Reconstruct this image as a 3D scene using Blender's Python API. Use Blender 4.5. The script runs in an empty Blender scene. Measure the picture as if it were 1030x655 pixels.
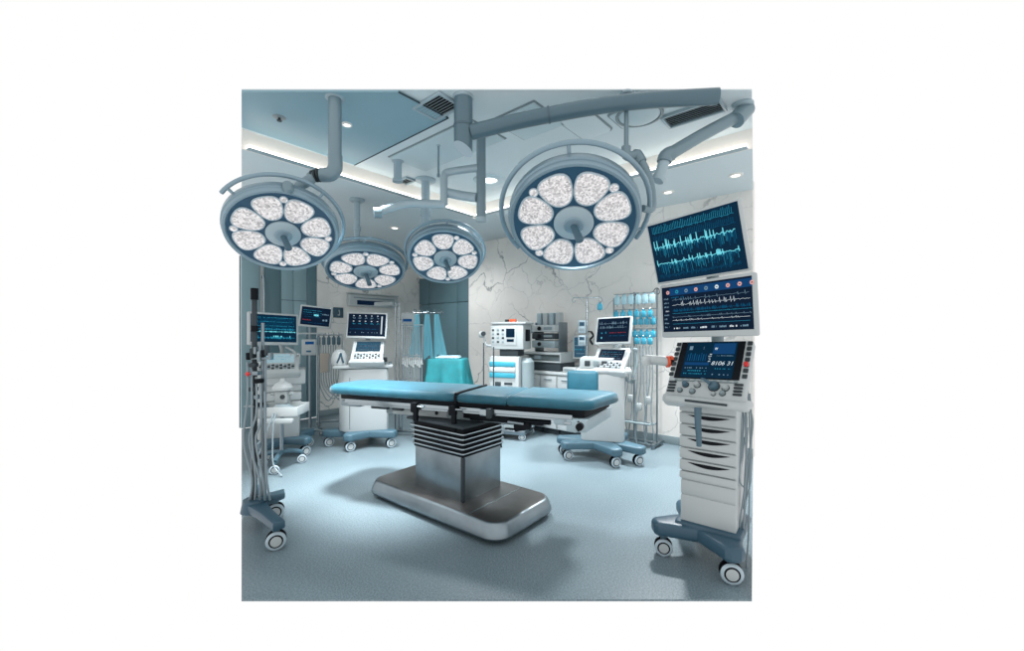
import bpy, bmesh, math, random
from mathutils import Vector, Matrix, Euler
random.seed(7)
SC = bpy.context.scene
COL = SC.collection
rad = math.radians
PI = math.pi
V = Vector

WORLD = 1.0
SPOTS = [
    ('lamp_light', (-1.50, 2.74, 1.74), (-1.05, 4.30, 0), 75, 96),
    ('lamp_light', (0.42, 2.64, 1.78), (0.85, 4.40, 0), 100, 100),
    ('lamp_light', (-1.60, 4.42, 1.78), (-1.35, 4.75, 0), 60, 100),
    ('lamp_light', (-0.68, 4.08, 1.84), (-0.5, 4.9, 0), 95, 110),
    ('downlight_beam', (-1.365, 3.40, 3.03), (-1.25, 3.80, 0), 1150, 56),
    ('downlight_beam', (1.71, 4.53, 2.87), (0.90, 3.85, 0), 720, 82),
    ('downlight_beam', (-0.257, 4.63, 3.04), (0.0, 4.25, 0), 620, 86),
    ('downlight_beam', (-1.73, 6.07, 2.87), (-0.9, 6.7, 1.0), 170, 110),
]

# ------------------------------------------------------------------ camera
F = 415.0          # focal length in pixels of the 1030 px wide frame
EYE = 1.35         # eye height
cd = bpy.data.cameras.new('camera')
cd.sensor_width = 36.0
cd.lens = F / 1030 * 36.0
cd.shift_y = 7.5 / 1030
cd.clip_start = 0.05
cam = bpy.data.objects.new('camera', cd)
cam.location = (0, 0, EYE)
cam.rotation_euler = (rad(90), 0, 0)
COL.objects.link(cam)
SC.camera = cam


def at(px, py, d):
    """place seen at px,py when it stands d metres in front of the eye"""
    return V(((px - 515) * d / F, d, EYE - (py - 335) * d / F))


def gp(px, py):
    d = F * EYE / (py - 335)
    return V(((px - 515) * d / F, d, 0))


# ------------------------------------------------------------------ materials
def nt(name):
    m = bpy.data.materials.new(name)
    m.use_nodes = True
    n = m.node_tree
    return m, n, n.nodes['Principled BSDF']


def lin(c):
    return tuple(((x / 12.92) if x <= 0.04045 else ((x + 0.055) / 1.055) ** 2.4) for x in c)


def s8(r, g, b):
    return lin((r / 255, g / 255, b / 255))


def plain(name, col, rough=0.5, metal=0.0, spec=0.5, noise=0.0, nscale=30.0):
    m, n, p = nt(name)
    p.inputs['Roughness'].default_value = rough
    p.inputs['Metallic'].default_value = metal
    p.inputs['Specular IOR Level'].default_value = spec
    if noise:
        tc = n.nodes.new('ShaderNodeTexCoord')
        tx = n.nodes.new('ShaderNodeTexNoise')
        tx.inputs['Scale'].default_value = nscale
        tx.inputs['Detail'].default_value = 4
        n.links.new(tc.outputs['Object'], tx.inputs['Vector'])
        r = n.nodes.new('ShaderNodeValToRGB')
        r.color_ramp.elements[0].position = 0.3
        r.color_ramp.elements[1].position = 0.7
        r.color_ramp.elements[0].color = (*[max(0, x * (1 - noise)) for x in col], 1)
        r.color_ramp.elements[1].color = (*[min(1, x * (1 + noise)) for x in col], 1)
        n.links.new(tx.outputs['Fac'], r.inputs['Fac'])
        n.links.new(r.outputs['Color'], p.inputs['Base Color'])
    else:
        p.inputs['Base Color'].default_value = (*col, 1)
    return m


def glow(name, col, strength=1.0):
    m, n, p = nt(name)
    p.inputs['Base Color'].default_value = (0, 0, 0, 1)
    p.inputs['Roughness'].default_value = 0.6
    p.inputs['Specular IOR Level'].default_value = 0.0
    p.inputs['Emission Color'].default_value = (*col, 1)
    p.inputs['Emission Strength'].default_value = strength
    return m


def screen_mat(name, col):
    m, n, p = nt(name)
    p.inputs['Base Color'].default_value = (0.002, 0.004, 0.008, 1)
    p.inputs['Roughness'].default_value = 0.35
    p.inputs['Specular IOR Level'].default_value = 0.03
    p.inputs['Emission Color'].default_value = (*col, 1)
    p.inputs['Emission Strength'].default_value = 1.0
    return m


M = {}
M['housing'] = plain('lamp housing enamel', (0.22, 0.32, 0.38), 0.32, 0.35)
M['lamp_white'] = plain('pale lamp enamel', (0.33, 0.43, 0.48), 0.35, 0.1)
M['face'] = plain('blue lamp face', (0.022, 0.075, 0.135), 0.35)
M['rim'] = plain('lens rim', (0.40, 0.50, 0.56), 0.3)
M['pipe'] = plain('arm enamel', (0.17, 0.25, 0.29), 0.32, 0.15)
M['boom'] = plain('slate boom enamel', (0.085, 0.15, 0.185), 0.3, 0.15)
M['pipe_dark'] = plain('joint enamel', (0.07, 0.12, 0.15), 0.4, 0.1)
M['chrome'] = plain('chrome', (0.36, 0.42, 0.45), 0.22, 1.0)
M['steel'] = plain('satin steel', (0.24, 0.29, 0.32), 0.34, 1.0, noise=0.10, nscale=8)
M['steel_warm'] = plain('warm satin steel', (0.17, 0.165, 0.16), 0.36, 0.9, noise=0.10, nscale=8)
M['white'] = plain('white plastic', (0.42, 0.465, 0.475), 0.4)
M['white2'] = plain('off white plastic', (0.34, 0.385, 0.395), 0.45)
M['grey'] = plain('grey plastic', (0.20, 0.26, 0.28), 0.45)
M['grey_dark'] = plain('dark grey plastic', (0.030, 0.042, 0.050), 0.5, spec=0.25)
M['black'] = plain('black plastic', (0.004, 0.006, 0.009), 0.55, spec=0.12)
M['blue'] = plain('blue grey plastic', (0.055, 0.118, 0.158), 0.42)
M['blue_dark'] = plain('deep blue plastic', (0.030, 0.080, 0.120), 0.4)
M['orange'] = plain('orange rubber', (0.75, 0.10, 0.03), 0.45)
M['red'] = plain('red plastic', (0.6, 0.03, 0.03), 0.4)
M['cream'] = plain('beige plastic', (0.40, 0.36, 0.31), 0.5)
M['tube'] = plain('grey hose', (0.20, 0.26, 0.29), 0.35)
M['tube_clear'] = plain('clear hose', (0.26, 0.33, 0.36), 0.25)
M['teal_door'] = plain('teal door laminate', (0.10, 0.18, 0.21), 0.3)
M['teal_glass'] = plain('pale teal glass', (0.24, 0.36, 0.40), 0.15)
M['seam'] = plain('shadow gap', (0.03, 0.06, 0.075), 0.6)
M['ceil'] = plain('ceiling paint', (0.60, 0.69, 0.72), 0.55)
M['ceil_teal'] = plain('blue ceiling panel', (0.22, 0.37, 0.44), 0.4)
M['ceil_panel'] = plain('grey ceiling panel', (0.48, 0.60, 0.64), 0.45)
M['cove'] = plain('cove paint', (0.80, 0.78, 0.74), 0.6)
M['strip'] = glow('led strip', (1.0, 0.93, 0.85), 3.6)
M['down'] = glow('downlight lens', (1.0, 0.98, 0.94), 3.0)
M['pad'] = plain('teal vinyl pad', (0.016, 0.098, 0.142), 0.5, noise=0.12, nscale=14)
M['drape'] = plain('turquoise drape', (0.002, 0.155, 0.18), 0.7, noise=0.2, nscale=9)
M['cyan'] = plain('cyan plastic', (0.03, 0.28, 0.38), 0.4)
M['navy'] = screen_mat('screen navy', s8(3, 38, 60))
M['navy2'] = screen_mat('screen black blue', s8(7, 24, 44))
M['lcd'] = screen_mat('pale lcd', s8(150, 180, 190))
M['slate'] = screen_mat('slate screen', s8(52, 84, 104))
M['g_cyan'] = glow('bright cyan trace', s8(120, 225, 240))
M['g_mid'] = glow('mid cyan trace', s8(40, 140, 170))
M['g_dim'] = glow('dim cyan trace', s8(16, 84, 120))
M['g_white'] = glow('white glyph', s8(215, 228, 235))
M['g_grey'] = glow('grey glyph', s8(110, 140, 158))
M['g_pink'] = glow('pink icon', s8(225, 170, 165))
M['g_red'] = glow('dim red glyph', s8(130, 50, 60))
M['g_blue'] = glow('blue glyph', s8(22, 66, 112))


def pod_mat():
    m, n, p = nt('faceted led lens')
    tc = n.nodes.new('ShaderNodeTexCoord')
    v = n.nodes.new('ShaderNodeTexVoronoi')
    v.inputs['Scale'].default_value = 85
    n.links.new(tc.outputs['Object'], v.inputs['Vector'])
    r = n.nodes.new('ShaderNodeValToRGB')
    e = r.color_ramp.elements
    e[0].position = 0.0
    e[0].color = (0.26, 0.25, 0.26, 1)
    e[1].position = 0.75
    e[1].color = (1.0, 0.97, 0.98, 1)
    n.links.new(v.outputs['Color'], r.inputs['Fac'])
    p.inputs['Base Color'].default_value = (0.12, 0.12, 0.12, 1)
    p.inputs['Roughness'].default_value = 0.3
    n.links.new(r.outputs['Color'], p.inputs['Emission Color'])
    p.inputs['Emission Strength'].default_value = 0.78
    return m


M['pod'] = pod_mat()


def floor_mat():
    m, n, p = nt('speckled vinyl floor')
    tc = n.nodes.new('ShaderNodeTexCoord')
    a = n.nodes.new('ShaderNodeTexNoise')
    a.inputs['Scale'].default_value = 110
    a.inputs['Detail'].default_value = 3
    b = n.nodes.new('ShaderNodeTexNoise')
    b.inputs['Scale'].default_value = 1.2
    n.links.new(tc.outputs['Object'], a.inputs['Vector'])
    n.links.new(tc.outputs['Object'], b.inputs['Vector'])
    mx = n.nodes.new('ShaderNodeMath')
    mx.operation = 'MULTIPLY_ADD'
    mx.inputs[1].default_value = 0.8
    n.links.new(a.outputs['Fac'], mx.inputs[0])
    mb = n.nodes.new('ShaderNodeMath')
    mb.operation = 'MULTIPLY'
    mb.inputs[1].default_value = 0.2
    n.links.new(b.outputs['Fac'], mb.inputs[0])
    n.links.new(mb.outputs[0], mx.inputs[2])
    r = n.nodes.new('ShaderNodeValToRGB')
    e = r.color_ramp.elements
    e[0].position = 0.34
    e[0].color = (0.084, 0.126, 0.150, 1)
    e[1].position = 0.66
    e[1].color = (0.222, 0.296, 0.332, 1)
    n.links.new(mx.outputs[0], r.inputs['Fac'])
    n.links.new(r.outputs['Color'], p.inputs['Base Color'])
    p.inputs['Roughness'].default_value = 0.38
    p.inputs['Specular IOR Level'].default_value = 0.4
    return m


def marble_mat():
    m, n, p = nt('veined marble cladding')
    tc = n.nodes.new('ShaderNodeTexCoord')
    L = n.links.new
    w = n.nodes.new('ShaderNodeTexNoise')
    w.inputs['Scale'].default_value = 1.6
    w.inputs['Detail'].default_value = 6
    L(tc.outputs['Object'], w.inputs['Vector'])
    sub = n.nodes.new('ShaderNodeVectorMath')
    sub.operation = 'MULTIPLY_ADD'
    sub.inputs[1].default_value = (0.9, 0.9, 0.9)
    L(w.outputs['Color'], sub.inputs[0])
    L(tc.outputs['Object'], sub.inputs[2])

    def veins(scale, width, mscale, lo, hi):
        v = n.nodes.new('ShaderNodeTexVoronoi')
        v.feature = 'DISTANCE_TO_EDGE'
        v.inputs['Scale'].default_value = scale
        L(sub.outputs[0], v.inputs['Vector'])
        r = n.nodes.new('ShaderNodeMapRange')
        r.inputs['From Min'].default_value = 0.0
        r.inputs['From Max'].default_value = width
        r.inputs['To Min'].default_value = 1.0
        r.inputs['To Max'].default_value = 0.0
        L(v.outputs['Distance'], r.inputs['Value'])
        k = n.nodes.new('ShaderNodeTexNoise')
        k.inputs['Scale'].default_value = mscale
        L(tc.outputs['Object'], k.inputs['Vector'])
        q = n.nodes.new('ShaderNodeMapRange')
        q.inputs['From Min'].default_value = lo
        q.inputs['From Max'].default_value = hi
        L(k.outputs['Fac'], q.inputs['Value'])
        mu = n.nodes.new('ShaderNodeMath')
        mu.operation = 'MULTIPLY'
        L(r.outputs[0], mu.inputs[0])
        L(q.outputs[0], mu.inputs[1])
        return mu
    a = veins(0.85, 0.011, 1.1, 0.42, 0.62)
    b = veins(2.3, 0.020, 1.7, 0.40, 0.66)
    bm_ = n.nodes.new('ShaderNodeMath')
    bm_.operation = 'MULTIPLY'
    bm_.inputs[1].default_value = 0.55
    L(b.outputs[0], bm_.inputs[0])
    mx = n.nodes.new('ShaderNodeMath')
    mx.operation = 'MAXIMUM'
    L(a.outputs[0], mx.inputs[0])
    L(bm_.outputs[0], mx.inputs[1])
    cl = n.nodes.new('ShaderNodeTexNoise')
    cl.inputs['Scale'].default_value = 0.9
    cl.inputs['Detail'].default_value = 5
    L(sub.outputs[0], cl.inputs['Vector'])
    base = n.nodes.new('ShaderNodeValToRGB')
    e = base.color_ramp.elements
    e[0].position = 0.3
    e[0].color = (*MARBLE[0], 1)
    e[1].position = 0.68
    e[1].color = (*MARBLE[1], 1)
    L(cl.outputs['Fac'], base.inputs['Fac'])
    mix = n.nodes.new('ShaderNodeMix')
    mix.data_type = 'RGBA'
    mix.inputs['B'].default_value = (0.20, 0.22, 0.23, 1)
    L(mx.outputs[0], mix.inputs['Factor'])
    L(base.outputs['Color'], mix.inputs['A'])
    L(mix.outputs['Result'], p.inputs['Base Color'])
    p.inputs['Roughness'].default_value = 0.3
    return m


MARBLE = ((0.66, 0.65, 0.62), (0.88, 0.86, 0.82))
M['floor'] = floor_mat()
M['marble'] = marble_mat()


def film_mat():
    m, n, p = nt('pale blue plastic film')
    p.inputs['Base Color'].default_value = (0.25, 0.76, 0.92, 1)
    p.inputs['Roughness'].default_value = 0.3
    p.inputs['Alpha'].default_value = 0.62
    return m


M['film'] = film_mat()
q = M['pad'].node_tree.nodes['Principled BSDF']
q.inputs['Sheen Weight'].default_value = 0.25
q.inputs['Sheen Roughness'].default_value = 0.35
q.inputs['Sheen Tint'].default_value = (0.9, 0.97, 1.0, 1)
q.inputs['Specular IOR Level'].default_value = 0.3
M['bag'] = plain('blue fluid pouch', (0.04, 0.32, 0.46), 0.25)
M['bag_pale'] = plain('pale fluid pouch', (0.42, 0.66, 0.74), 0.25)


# ------------------------------------------------------------------ mesh building
class B:
    def __init__(self, mats='white'):
        self.bm = bmesh.new()
        self.mats = [mats] if isinstance(mats, str) else list(mats)
        self.mi = 0
        self.T = Matrix.Identity(4)

    def m(self, i):
        self.mi = i
        return self

    def _take(self, tmp, T=None):
        me = bpy.data.meshes.new('tmp')
        tmp.to_mesh(me)
        tmp.free()
        A = self.T @ T if T is not None else self.T
        me.transform(A)
        n0 = len(self.bm.faces)
        self.bm.from_mesh(me)
        bpy.data.meshes.remove(me)
        self.bm.faces.ensure_lookup_table()
        for f in self.bm.faces[n0:]:
            f.material_index = self.mi
        return self

    def box(self, c, s, bev=0.0, rot=None, seg=2, taper=None):
        t = bmesh.new()
        bmesh.ops.create_cube(t, size=1.0)
        for v in t.verts:
            v.co = V((v.co.x * s[0], v.co.y * s[1], v.co.z * s[2]))
            if taper and v.co.z > 0:
                v.co.x *= taper[0]
                v.co.y *= taper[1]
        if bev:
            bmesh.ops.bevel(t, geom=t.edges[:], offset=min(bev, 0.49 * min(s)), segments=seg, profile=0.5, affect='EDGES')
        T = Matrix.Translation(c)
        if rot is not None:
            T = T @ Euler(rot).to_matrix().to_4x4()
        return self._take(t, T)

    def prism(self, poly, z0, z1, bev=0.0, seg=2, T=None):
        t = bmesh.new()
        lo = [t.verts.new((x, y, z0)) for x, y in poly]
        hi = [t.verts.new((x, y, z1)) for x, y in poly]
        n = len(poly)
        t.faces.new(lo[::-1])
        t.faces.new(hi)
        for i in range(n):
            t.faces.new((lo[i], lo[(i + 1) % n], hi[(i + 1) % n], hi[i]))
        bmesh.ops.recalc_face_normals(t, faces=t.faces[:])
        if bev:
            es = [e for e in t.edges if abs(e.verts[0].co.z - e.verts[1].co.z) < 1e-6]
            bmesh.ops.bevel(t, geom=es, offset=bev, segments=seg, profile=0.5, affect='EDGES')
        return self._take(t, T)

    def cyl(self, p0, p1, r0, r1=None, n=16):
        p0, p1 = V(p0), V(p1)
        r1 = r0 if r1 is None else r1
        d = p1 - p0
        t = bmesh.new()
        bmesh.ops.create_cone(t, cap_ends=True, segments=n, radius1=r0, radius2=r1, depth=d.length)
        T = Matrix.Translation((p0 + p1) / 2) @ d.to_track_quat('Z', 'Y').to_matrix().to_4x4()
        return self._take(t, T)

    def sphere(self, c, r, sq=(1, 1, 1), n=14):
        t = bmesh.new()
        bmesh.ops.create_uvsphere(t, u_segments=n, v_segments=max(6, n // 2), radius=r)
        for v in t.verts:
            v.co = V((v.co.x * sq[0], v.co.y * sq[1], v.co.z * sq[2]))
        return self._take(t, Matrix.Translation(c))

    def tube(self, pts, r, n=8, sub=4, closed=False):
        pts = [V(p) for p in pts]
        if sub > 1 and len(pts) > 2:
            out = []
            N = len(pts)
            rng = N if closed else N - 1
            for i in range(rng):
                a = pts[(i - 1) % N] if (closed or i > 0) else pts[0]
                b_ = pts[i]
                c = pts[(i + 1) % N]
                d = pts[(i + 2) % N] if (closed or i + 2 < N) else pts[-1]
                for k in range(sub):
                    s = k / sub
                    out.append(0.5 * ((2 * b_) + (c - a) * s + (2 * a - 5 * b_ + 4 * c - d) * s * s + (3 * b_ - a - 3 * c + d) * s ** 3))
            if not closed:
                out.append(pts[-1])
            pts = out
        N = len(pts)
        rs = r if isinstance(r, (list, tuple)) else None
        t = bmesh.new()
        rings = []
        nrm = None
        for i, p in enumerate(pts):
            if closed:
                tg = (pts[(i + 1) % N] - pts[i - 1]).normalized()
            else:
                tg = (pts[min(i + 1, N - 1)] - pts[max(i - 1, 0)]).normalized()
            if nrm is None:
                nrm = tg.orthogonal().normalized()
            else:
                nrm = (nrm - tg * nrm.dot(tg)).normalized()
            bi = tg.cross(nrm)
            rr = r if rs is None else rs[0] + (rs[1] - rs[0]) * i / (N - 1)
            rings.append([t.verts.new(p + (nrm * math.cos(2 * PI * k / n) + bi * math.sin(2 * PI * k / n)) * rr) for k in range(n)])
        for i in range(N if closed else N - 1):
            a, b_ = rings[i], rings[(i + 1) % N]
            for k in range(n):
                t.faces.new((a[k], a[(k + 1) % n], b_[(k + 1) % n], b_[k]))
        if not closed:
            t.faces.new(rings[0][::-1])
            t.faces.new(rings[-1])
        bmesh.ops.recalc_face_normals(t, faces=t.faces[:])
        return self._take(t)

    def lathe(self, prof, n=40, T=None, mats=None):
        """prof: (radius, z) list; mats: material index for each segment"""
        t = bmesh.new()
        rings = []
        for r, z in prof:
            if r < 1e-6:
                rings.append([t.verts.new((0, 0, z))])
            else:
                rings.append([t.verts.new((r * math.cos(2 * PI * k / n), r * math.sin(2 * PI * k / n), z)) for k in range(n)])
        tags = []
        for i in range(len(prof) - 1):
            a, b_ = rings[i], rings[i + 1]
            for k in range(n):
                q = (k + 1) % n
                if len(a) == 1 and len(b_) == 1:
                    continue
                if len(a) == 1:
                    f = t.faces.new((a[0], b_[k], b_[q]))
                elif len(b_) == 1:
                    f = t.faces.new((a[k], a[q], b_[0]))
                else:
                    f = t.faces.new((a[k], a[q], b_[q], b_[k]))
                f.material_index = mats[i] if mats else self.mi
        bmesh.ops.recalc_face_normals(t, faces=t.faces[:])
        me = bpy.data.meshes.new('tmp')
        t.to_mesh(me)
        t.free()
        me.transform(self.T @ T if T is not None else self.T)
        self.bm.from_mesh(me)
        bpy.data.meshes.remove(me)
        return self

    def face(self, pts):
        t = bmesh.new()
        t.faces.new([t.verts.new(p) for p in pts])
        return self._take(t)

    def build(self, name, parent=None, loc=None, smooth=True, angle=35):
        me = bpy.data.meshes.new(name)
        self.bm.to_mesh(me)
        self.bm.free()
        for k in self.mats:
            me.materials.append(M[k])
        if smooth:
            me.polygons.foreach_set('use_smooth', [True] * len(me.polygons))
            me.set_sharp_from_angle(angle=rad(angle))
        o = bpy.data.objects.new(name, me)
        COL.objects.link(o)
        if parent is not None:
            o.parent = parent
        if loc is not None:
            o.location = loc
        return o


def tag(o, label, cat, group=None):
    o['label'] = label
    o['category'] = cat
    if group:
        o['group'] = group
    return o


def thing(name, label, cat, loc=(0, 0, 0), rz=0.0, group=None):
    o = bpy.data.objects.new(name, None)
    o.empty_display_size = 0.1
    COL.objects.link(o)
    o.location = loc
    o.rotation_euler = (0, 0, rz)
    return tag(o, label, cat, group)


def struct(o):
    o['kind'] = 'structure'
    return o


def dup(root, loc, rz=None, label=None):
    r = root.copy()
    COL.objects.link(r)
    r.location = loc
    if rz is not None:
        r.rotation_euler = (0, 0, rz)
    if label:
        r['label'] = label
    for ch in list(root.children):
        c = ch.copy()
        COL.objects.link(c)
        c.parent = r
        for g in ch.children:
            e = g.copy()
            COL.objects.link(e)
            e.parent = c
    return r


def rrect(w, h, r, n=5, cx=0, cy=0):
    pts = []
    for (sx, sy, a0) in ((1, 1, 0), (-1, 1, 90), (-1, -1, 180), (1, -1, 270)):
        for k in range(n + 1):
            a = rad(a0 + 90 * k / n)
            pts.append((cx + sx * (w / 2 - r) + r * math.cos(a), cy + sy * (h / 2 - r) + r * math.sin(a)))
    return pts


def Tm(loc, rx=0, ry=0, rz=0):
    return Matrix.Translation(loc) @ Euler((rx, ry, rz)).to_matrix().to_4x4()


# ------------------------------------------------------------------ room
# two walls meet in the far corner; a runs along the right wall, b along the left wall
CORN = V((-1.845, 8.146, 0))
U = V((0.766, -0.643, 0))
W = V((0.643, 0.766, 0))
RZ_R = rad(-40)     # things that stand with their back to the right wall
RZ_L = rad(50)      # things that stand with their back to the left wall
ZC, ZT = 2.90, 3.07


def R(a, b, z=0.0):
    p = CORN + U * a - W * b
    return V((p.x, p.y, z))


def ab(p):
    d = V((p[0], p[1], 0)) - CORN
    return d.dot(U), -d.dot(W)


LEFT_END, RIGHT_END = V((-3.80, 5.80, 0)), V((2.60, 4.45, 0))
floor_poly = [CORN, LEFT_END, V((-1.37, 2.09, 0)), V((1.215, 2.09, 0)), RIGHT_END]
ceil_poly = [ab(p) for p in (CORN, LEFT_END, V((-1.913, 2.92, 0)), V((1.696, 2.92, 0)), RIGHT_END)]


def clip(poly, axis, val, keep_more):
    out = []
    for i in range(len(poly)):
        p, q = poly[i], poly[(i + 1) % len(poly)]
        ip = (p[axis] >= val) == keep_more
        iq = (q[axis] >= val) == keep_more
        if ip:
            out.append(p)
        if ip != iq:
            s = (val - p[axis]) / (q[axis] - p[axis])
            out.append((p[0] + (q[0] - p[0]) * s, p[1] + (q[1] - p[1]) * s))
    return out


TA, TB = 2.67, 1.10
b = B('floor')
b.prism([(p.x, p.y) for p in floor_poly], -0.01, 0.0)
struct(b.build('floor', smooth=False))

b = B('ceil')
tray = clip(clip(ceil_poly, 0, TA, True), 1, TB, True)
for poly, z in ((tray, ZT), (clip(ceil_poly, 0, TA, False), ZC), (clip(clip(ceil_poly, 0, TA, True), 1, TB, False), ZC)):
    b.prism([(R(*p).x, R(*p).y) for p in poly], z, z + 0.006)
struct(b.build('ceiling', smooth=False))

# lit upstands of the raised ceiling field
amax = max(p[0] for p in tray)
bl = [p for p in tray if abs(p[0] - TA) < 1e-4]
al = [p for p in tray if abs(p[1] - TB) < 1e-4]
bend = max(p[1] for p in bl)
aend = max(p[0] for p in al)
b = B('cove')
b.box(((0), 0, 0), (0.008, bend - TB, ZT - ZC))
o = struct(b.build('trim_1', loc=R(TA, (TB + bend) / 2, (ZC + ZT) / 2), smooth=False))
o.rotation_euler = (0, 0, RZ_R)
b = B('cove')
b.box((0, 0, 0), (aend - TA, 0.008, ZT - ZC))
o = struct(b.build('trim_2', loc=R((TA + aend) / 2, TB, (ZC + ZT) / 2), smooth=False))
o.rotation_euler = (0, 0, RZ_R)


def strip(label, a0, a1, b0, b1):
    L_ = max(a1 - a0, b1 - b0)
    alongU = (a1 - a0) > (b1 - b0)
    s = (L_, 0.05, 0.03) if alongU else (0.05, L_, 0.03)
    c = R((a0 + a1) / 2, (b0 + b1) / 2, ZC + 0.016)
    t = thing('cove_light', label, 'light', c, RZ_R)
    b = B('lamp_white')
    b.box((0, 0, -0.013), (s[0] + (0 if alongU else 0.012), s[1] + (0.012 if alongU else 0), 0.006))
    b.build('channel', t, smooth=False)
    b = B('strip')
    b.box((0, 0, 0.004), s, 0.008)
    b.build('diffuser', t)


strip('long warm white LED cove strip above the left wall side of the ceiling', TA + 0.01, TA + 0.07, TB + 0.05, bend - 0.03)
strip('long warm white LED cove strip above the marble wall side of the ceiling', TA + 0.05, aend - 0.03, TB + 0.01, TB + 0.07)


def wall(name, p0, p1, pieces):
    """p0 -> p1 seen from the room; pieces: (s0, s1, z0, z1, mat)"""
    d = (p1 - p0).normalized()
    b = B(sorted({p[4] for p in pieces}))
    for s0, s1, z0, z1, mk in pieces:
        b.m(b.mats.index(mk)).box(((s0 + s1) / 2, 0.05, (z0 + z1) / 2), (s1 - s0, 0.1, z1 - z0))
    o = struct(b.build(name, loc=p0, smooth=False))
    o.rotation_euler = (0, 0, math.atan2(d.y, d.x))
    return o


# left wall: from its near end to the corner
LW = (CORN - LEFT_END).length
RW = (RIGHT_END - CORN).length
D1 = 1.06            # teal sliding door runs from the near end to here
wall_left = wall('wall_left', LEFT_END, CORN, [(0, D1, 2.46, 3.0, 'marble'), (D1, LW + 0.1, 0, 3.0, 'marble')])
wall_right = wall('wall_right', CORN, RIGHT_END, [(0, 1.41, 2.42, 3.0, 'marble'), (1.41, RW, 0, 3.0, 'marble')])
# sliding teal door in the left wall
b = B(['teal_glass', 'teal_door', 'seam', 'white2'])
xs = [0.0, 0.235, 0.295, 0.522, 0.70, 0.904, D1]
for i in range(6):
    b.m([0, 3, 1, 0, 0, 1][i]).box(((xs[i] + xs[i + 1]) / 2, 0.045, 1.225), (xs[i + 1] - xs[i] - 0.006, 0.06, 2.445), 0.003)
b.m(2).box((D1 / 2, 0.09, 1.225), (D1, 0.02, 2.445))
b.m(1).box((D1 / 2, 0.01, 2.455), (D1, 0.06, 0.05), 0.004)
b.m(2).box((0.71, 0.0145, 1.85), (0.37, 0.003, 0.008))
d1 = struct(b.build('door_1', loc=LEFT_END))
d1.rotation_euler = wall_left.rotation_euler
b = B('chrome')
b.tube([(0.265, 0.02, 1.45), (0.265, -0.04, 1.47), (0.265, -0.04, 2.13), (0.265, 0.02, 2.15)], 0.014, sub=3)
b.build('door_handle', d1)
# teal double door by the corner
b = B(['teal_door', 'seam'])
xs = [0.0, 0.31, 1.10, 1.41]
for i in range(3):
    for z0, z1 in ((0.0, 1.90), (1.91, 2.41)):
        b.m(0).box(((xs[i] + xs[i + 1]) / 2, 0.04, (z0 + z1) / 2), (xs[i + 1] - xs[i] - 0.01, 0.05, z1 - z0), 0.003)
b.m(1).box((0.705, 0.08, 1.205), (1.41, 0.02, 2.41))
d2 = struct(b.build('door_2', loc=CORN))
d2.rotation_euler = wall_right.rotation_euler
# skirting
b = B('grey')
b.box(((D1 + LW) / 2, -0.008, 0.05), (LW - D1, 0.016, 0.10), 0.004)
o = struct(b.build('baseboard_left', loc=LEFT_END))
o.rotation_euler = wall_left.rotation_euler
b = B('grey')
b.box(((1.41 + RW) / 2, -0.008, 0.05), (RW - 1.41, 0.016, 0.10), 0.004)
o = struct(b.build('baseboard_right', loc=CORN))
o.rotation_euler = wall_right.rotation_euler


# ceiling panels, set a finger below the ceiling field
def hit(px, py, z):
    d = F * (z - EYE) / (335 - py)
    return V(((px - 515) * d / F, d, z))


def panel(n, a0, a1, b0, b1, mk, z=ZT, r=0.03):
    b = B([mk, 'grey'])
    w, h = a1 - a0, b1 - b0
    b.m(1).prism(rrect(w, h, r), -0.004, 0.0)
    b.m(0).prism(rrect(w - 0.03, h - 0.03, r * 0.8), -0.014, -0.004, 0.003)
    o = struct(b.build('trim_%d' % n, loc=R((a0 + a1) / 2, (b0 + b1) / 2, z)))
    o.rotation_euler = (0, 0, RZ_R)


p = ab(hit(372, 157, ZT))
q = ab(hit(447, 115, ZT))
PANEL_A = (p[0], q[0], p[1])


def big_panel(n, poly):
    # blue field, ending where the ceiling ends
    poly = [p for p in tray]
    poly = clip(clip(clip(poly, 0, TA + 0.06, True), 0, PANEL_A[1], False), 1, PANEL_A[2], True)
    b = B(['ceil_teal', 'grey_dark'])
    b.m(0).prism([(R(*p).x, R(*p).y) for p in poly], ZT - 0.014, ZT - 0.001)
    q0, q1, q2 = R(PANEL_A[1], PANEL_A[2], ZT - 0.0145), R(TA + 0.06, PANEL_A[2], ZT - 0.0145), R(PANEL_A[1], max(p[1] for p in poly if p[0] > PANEL_A[1] - 0.01), ZT - 0.0145)
    b.m(1).tube([q0, q1], 0.006, 6, sub=1).tube([q0, q2], 0.006, 6, sub=1)
    struct(b.build('trim_%d' % n, smooth=False))


def add_panels():
    n = 3
    a0, a1, b0 = PANEL_A
    # the big blue field over the left lamp
    big_panel(n, [(TA + 0.06, b0), (a1, b0), (a1, b0 + 1.3), (a1 - 0.02, 9), (TA + 0.06, 9)])
    n += 1
    for (px0, py0, px1, py1, mk, r) in ((428, 172, 472, 118, 'ceil_panel', 0.01), 
                                        (524, 139, 545, 134, 'ceil_panel', 0.01), (587, 141, 592, 108, 'ceil', 0.06),
                                        (626, 130, 640, 104, 'ceil_panel', 0.03)):
        p0, p1 = ab(hit(px0, py0, ZT)), ab(hit(px1, py1, ZT))
        aa = sorted((p0[0], p1[0]))
        bb = sorted((p0[1], p1[1]))
        if aa[1] - aa[0] < 0.2:
            aa[1] = aa[0] + 0.45
        if bb[1] - bb[0] < 0.2:
            bb[1] = bb[0] + 0.45
        panel(n, max(TA + 0.05, aa[0]), aa[1], max(TB + 0.05, bb[0]), bb[1], mk, r=r)
        n += 1


add_panels()


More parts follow.
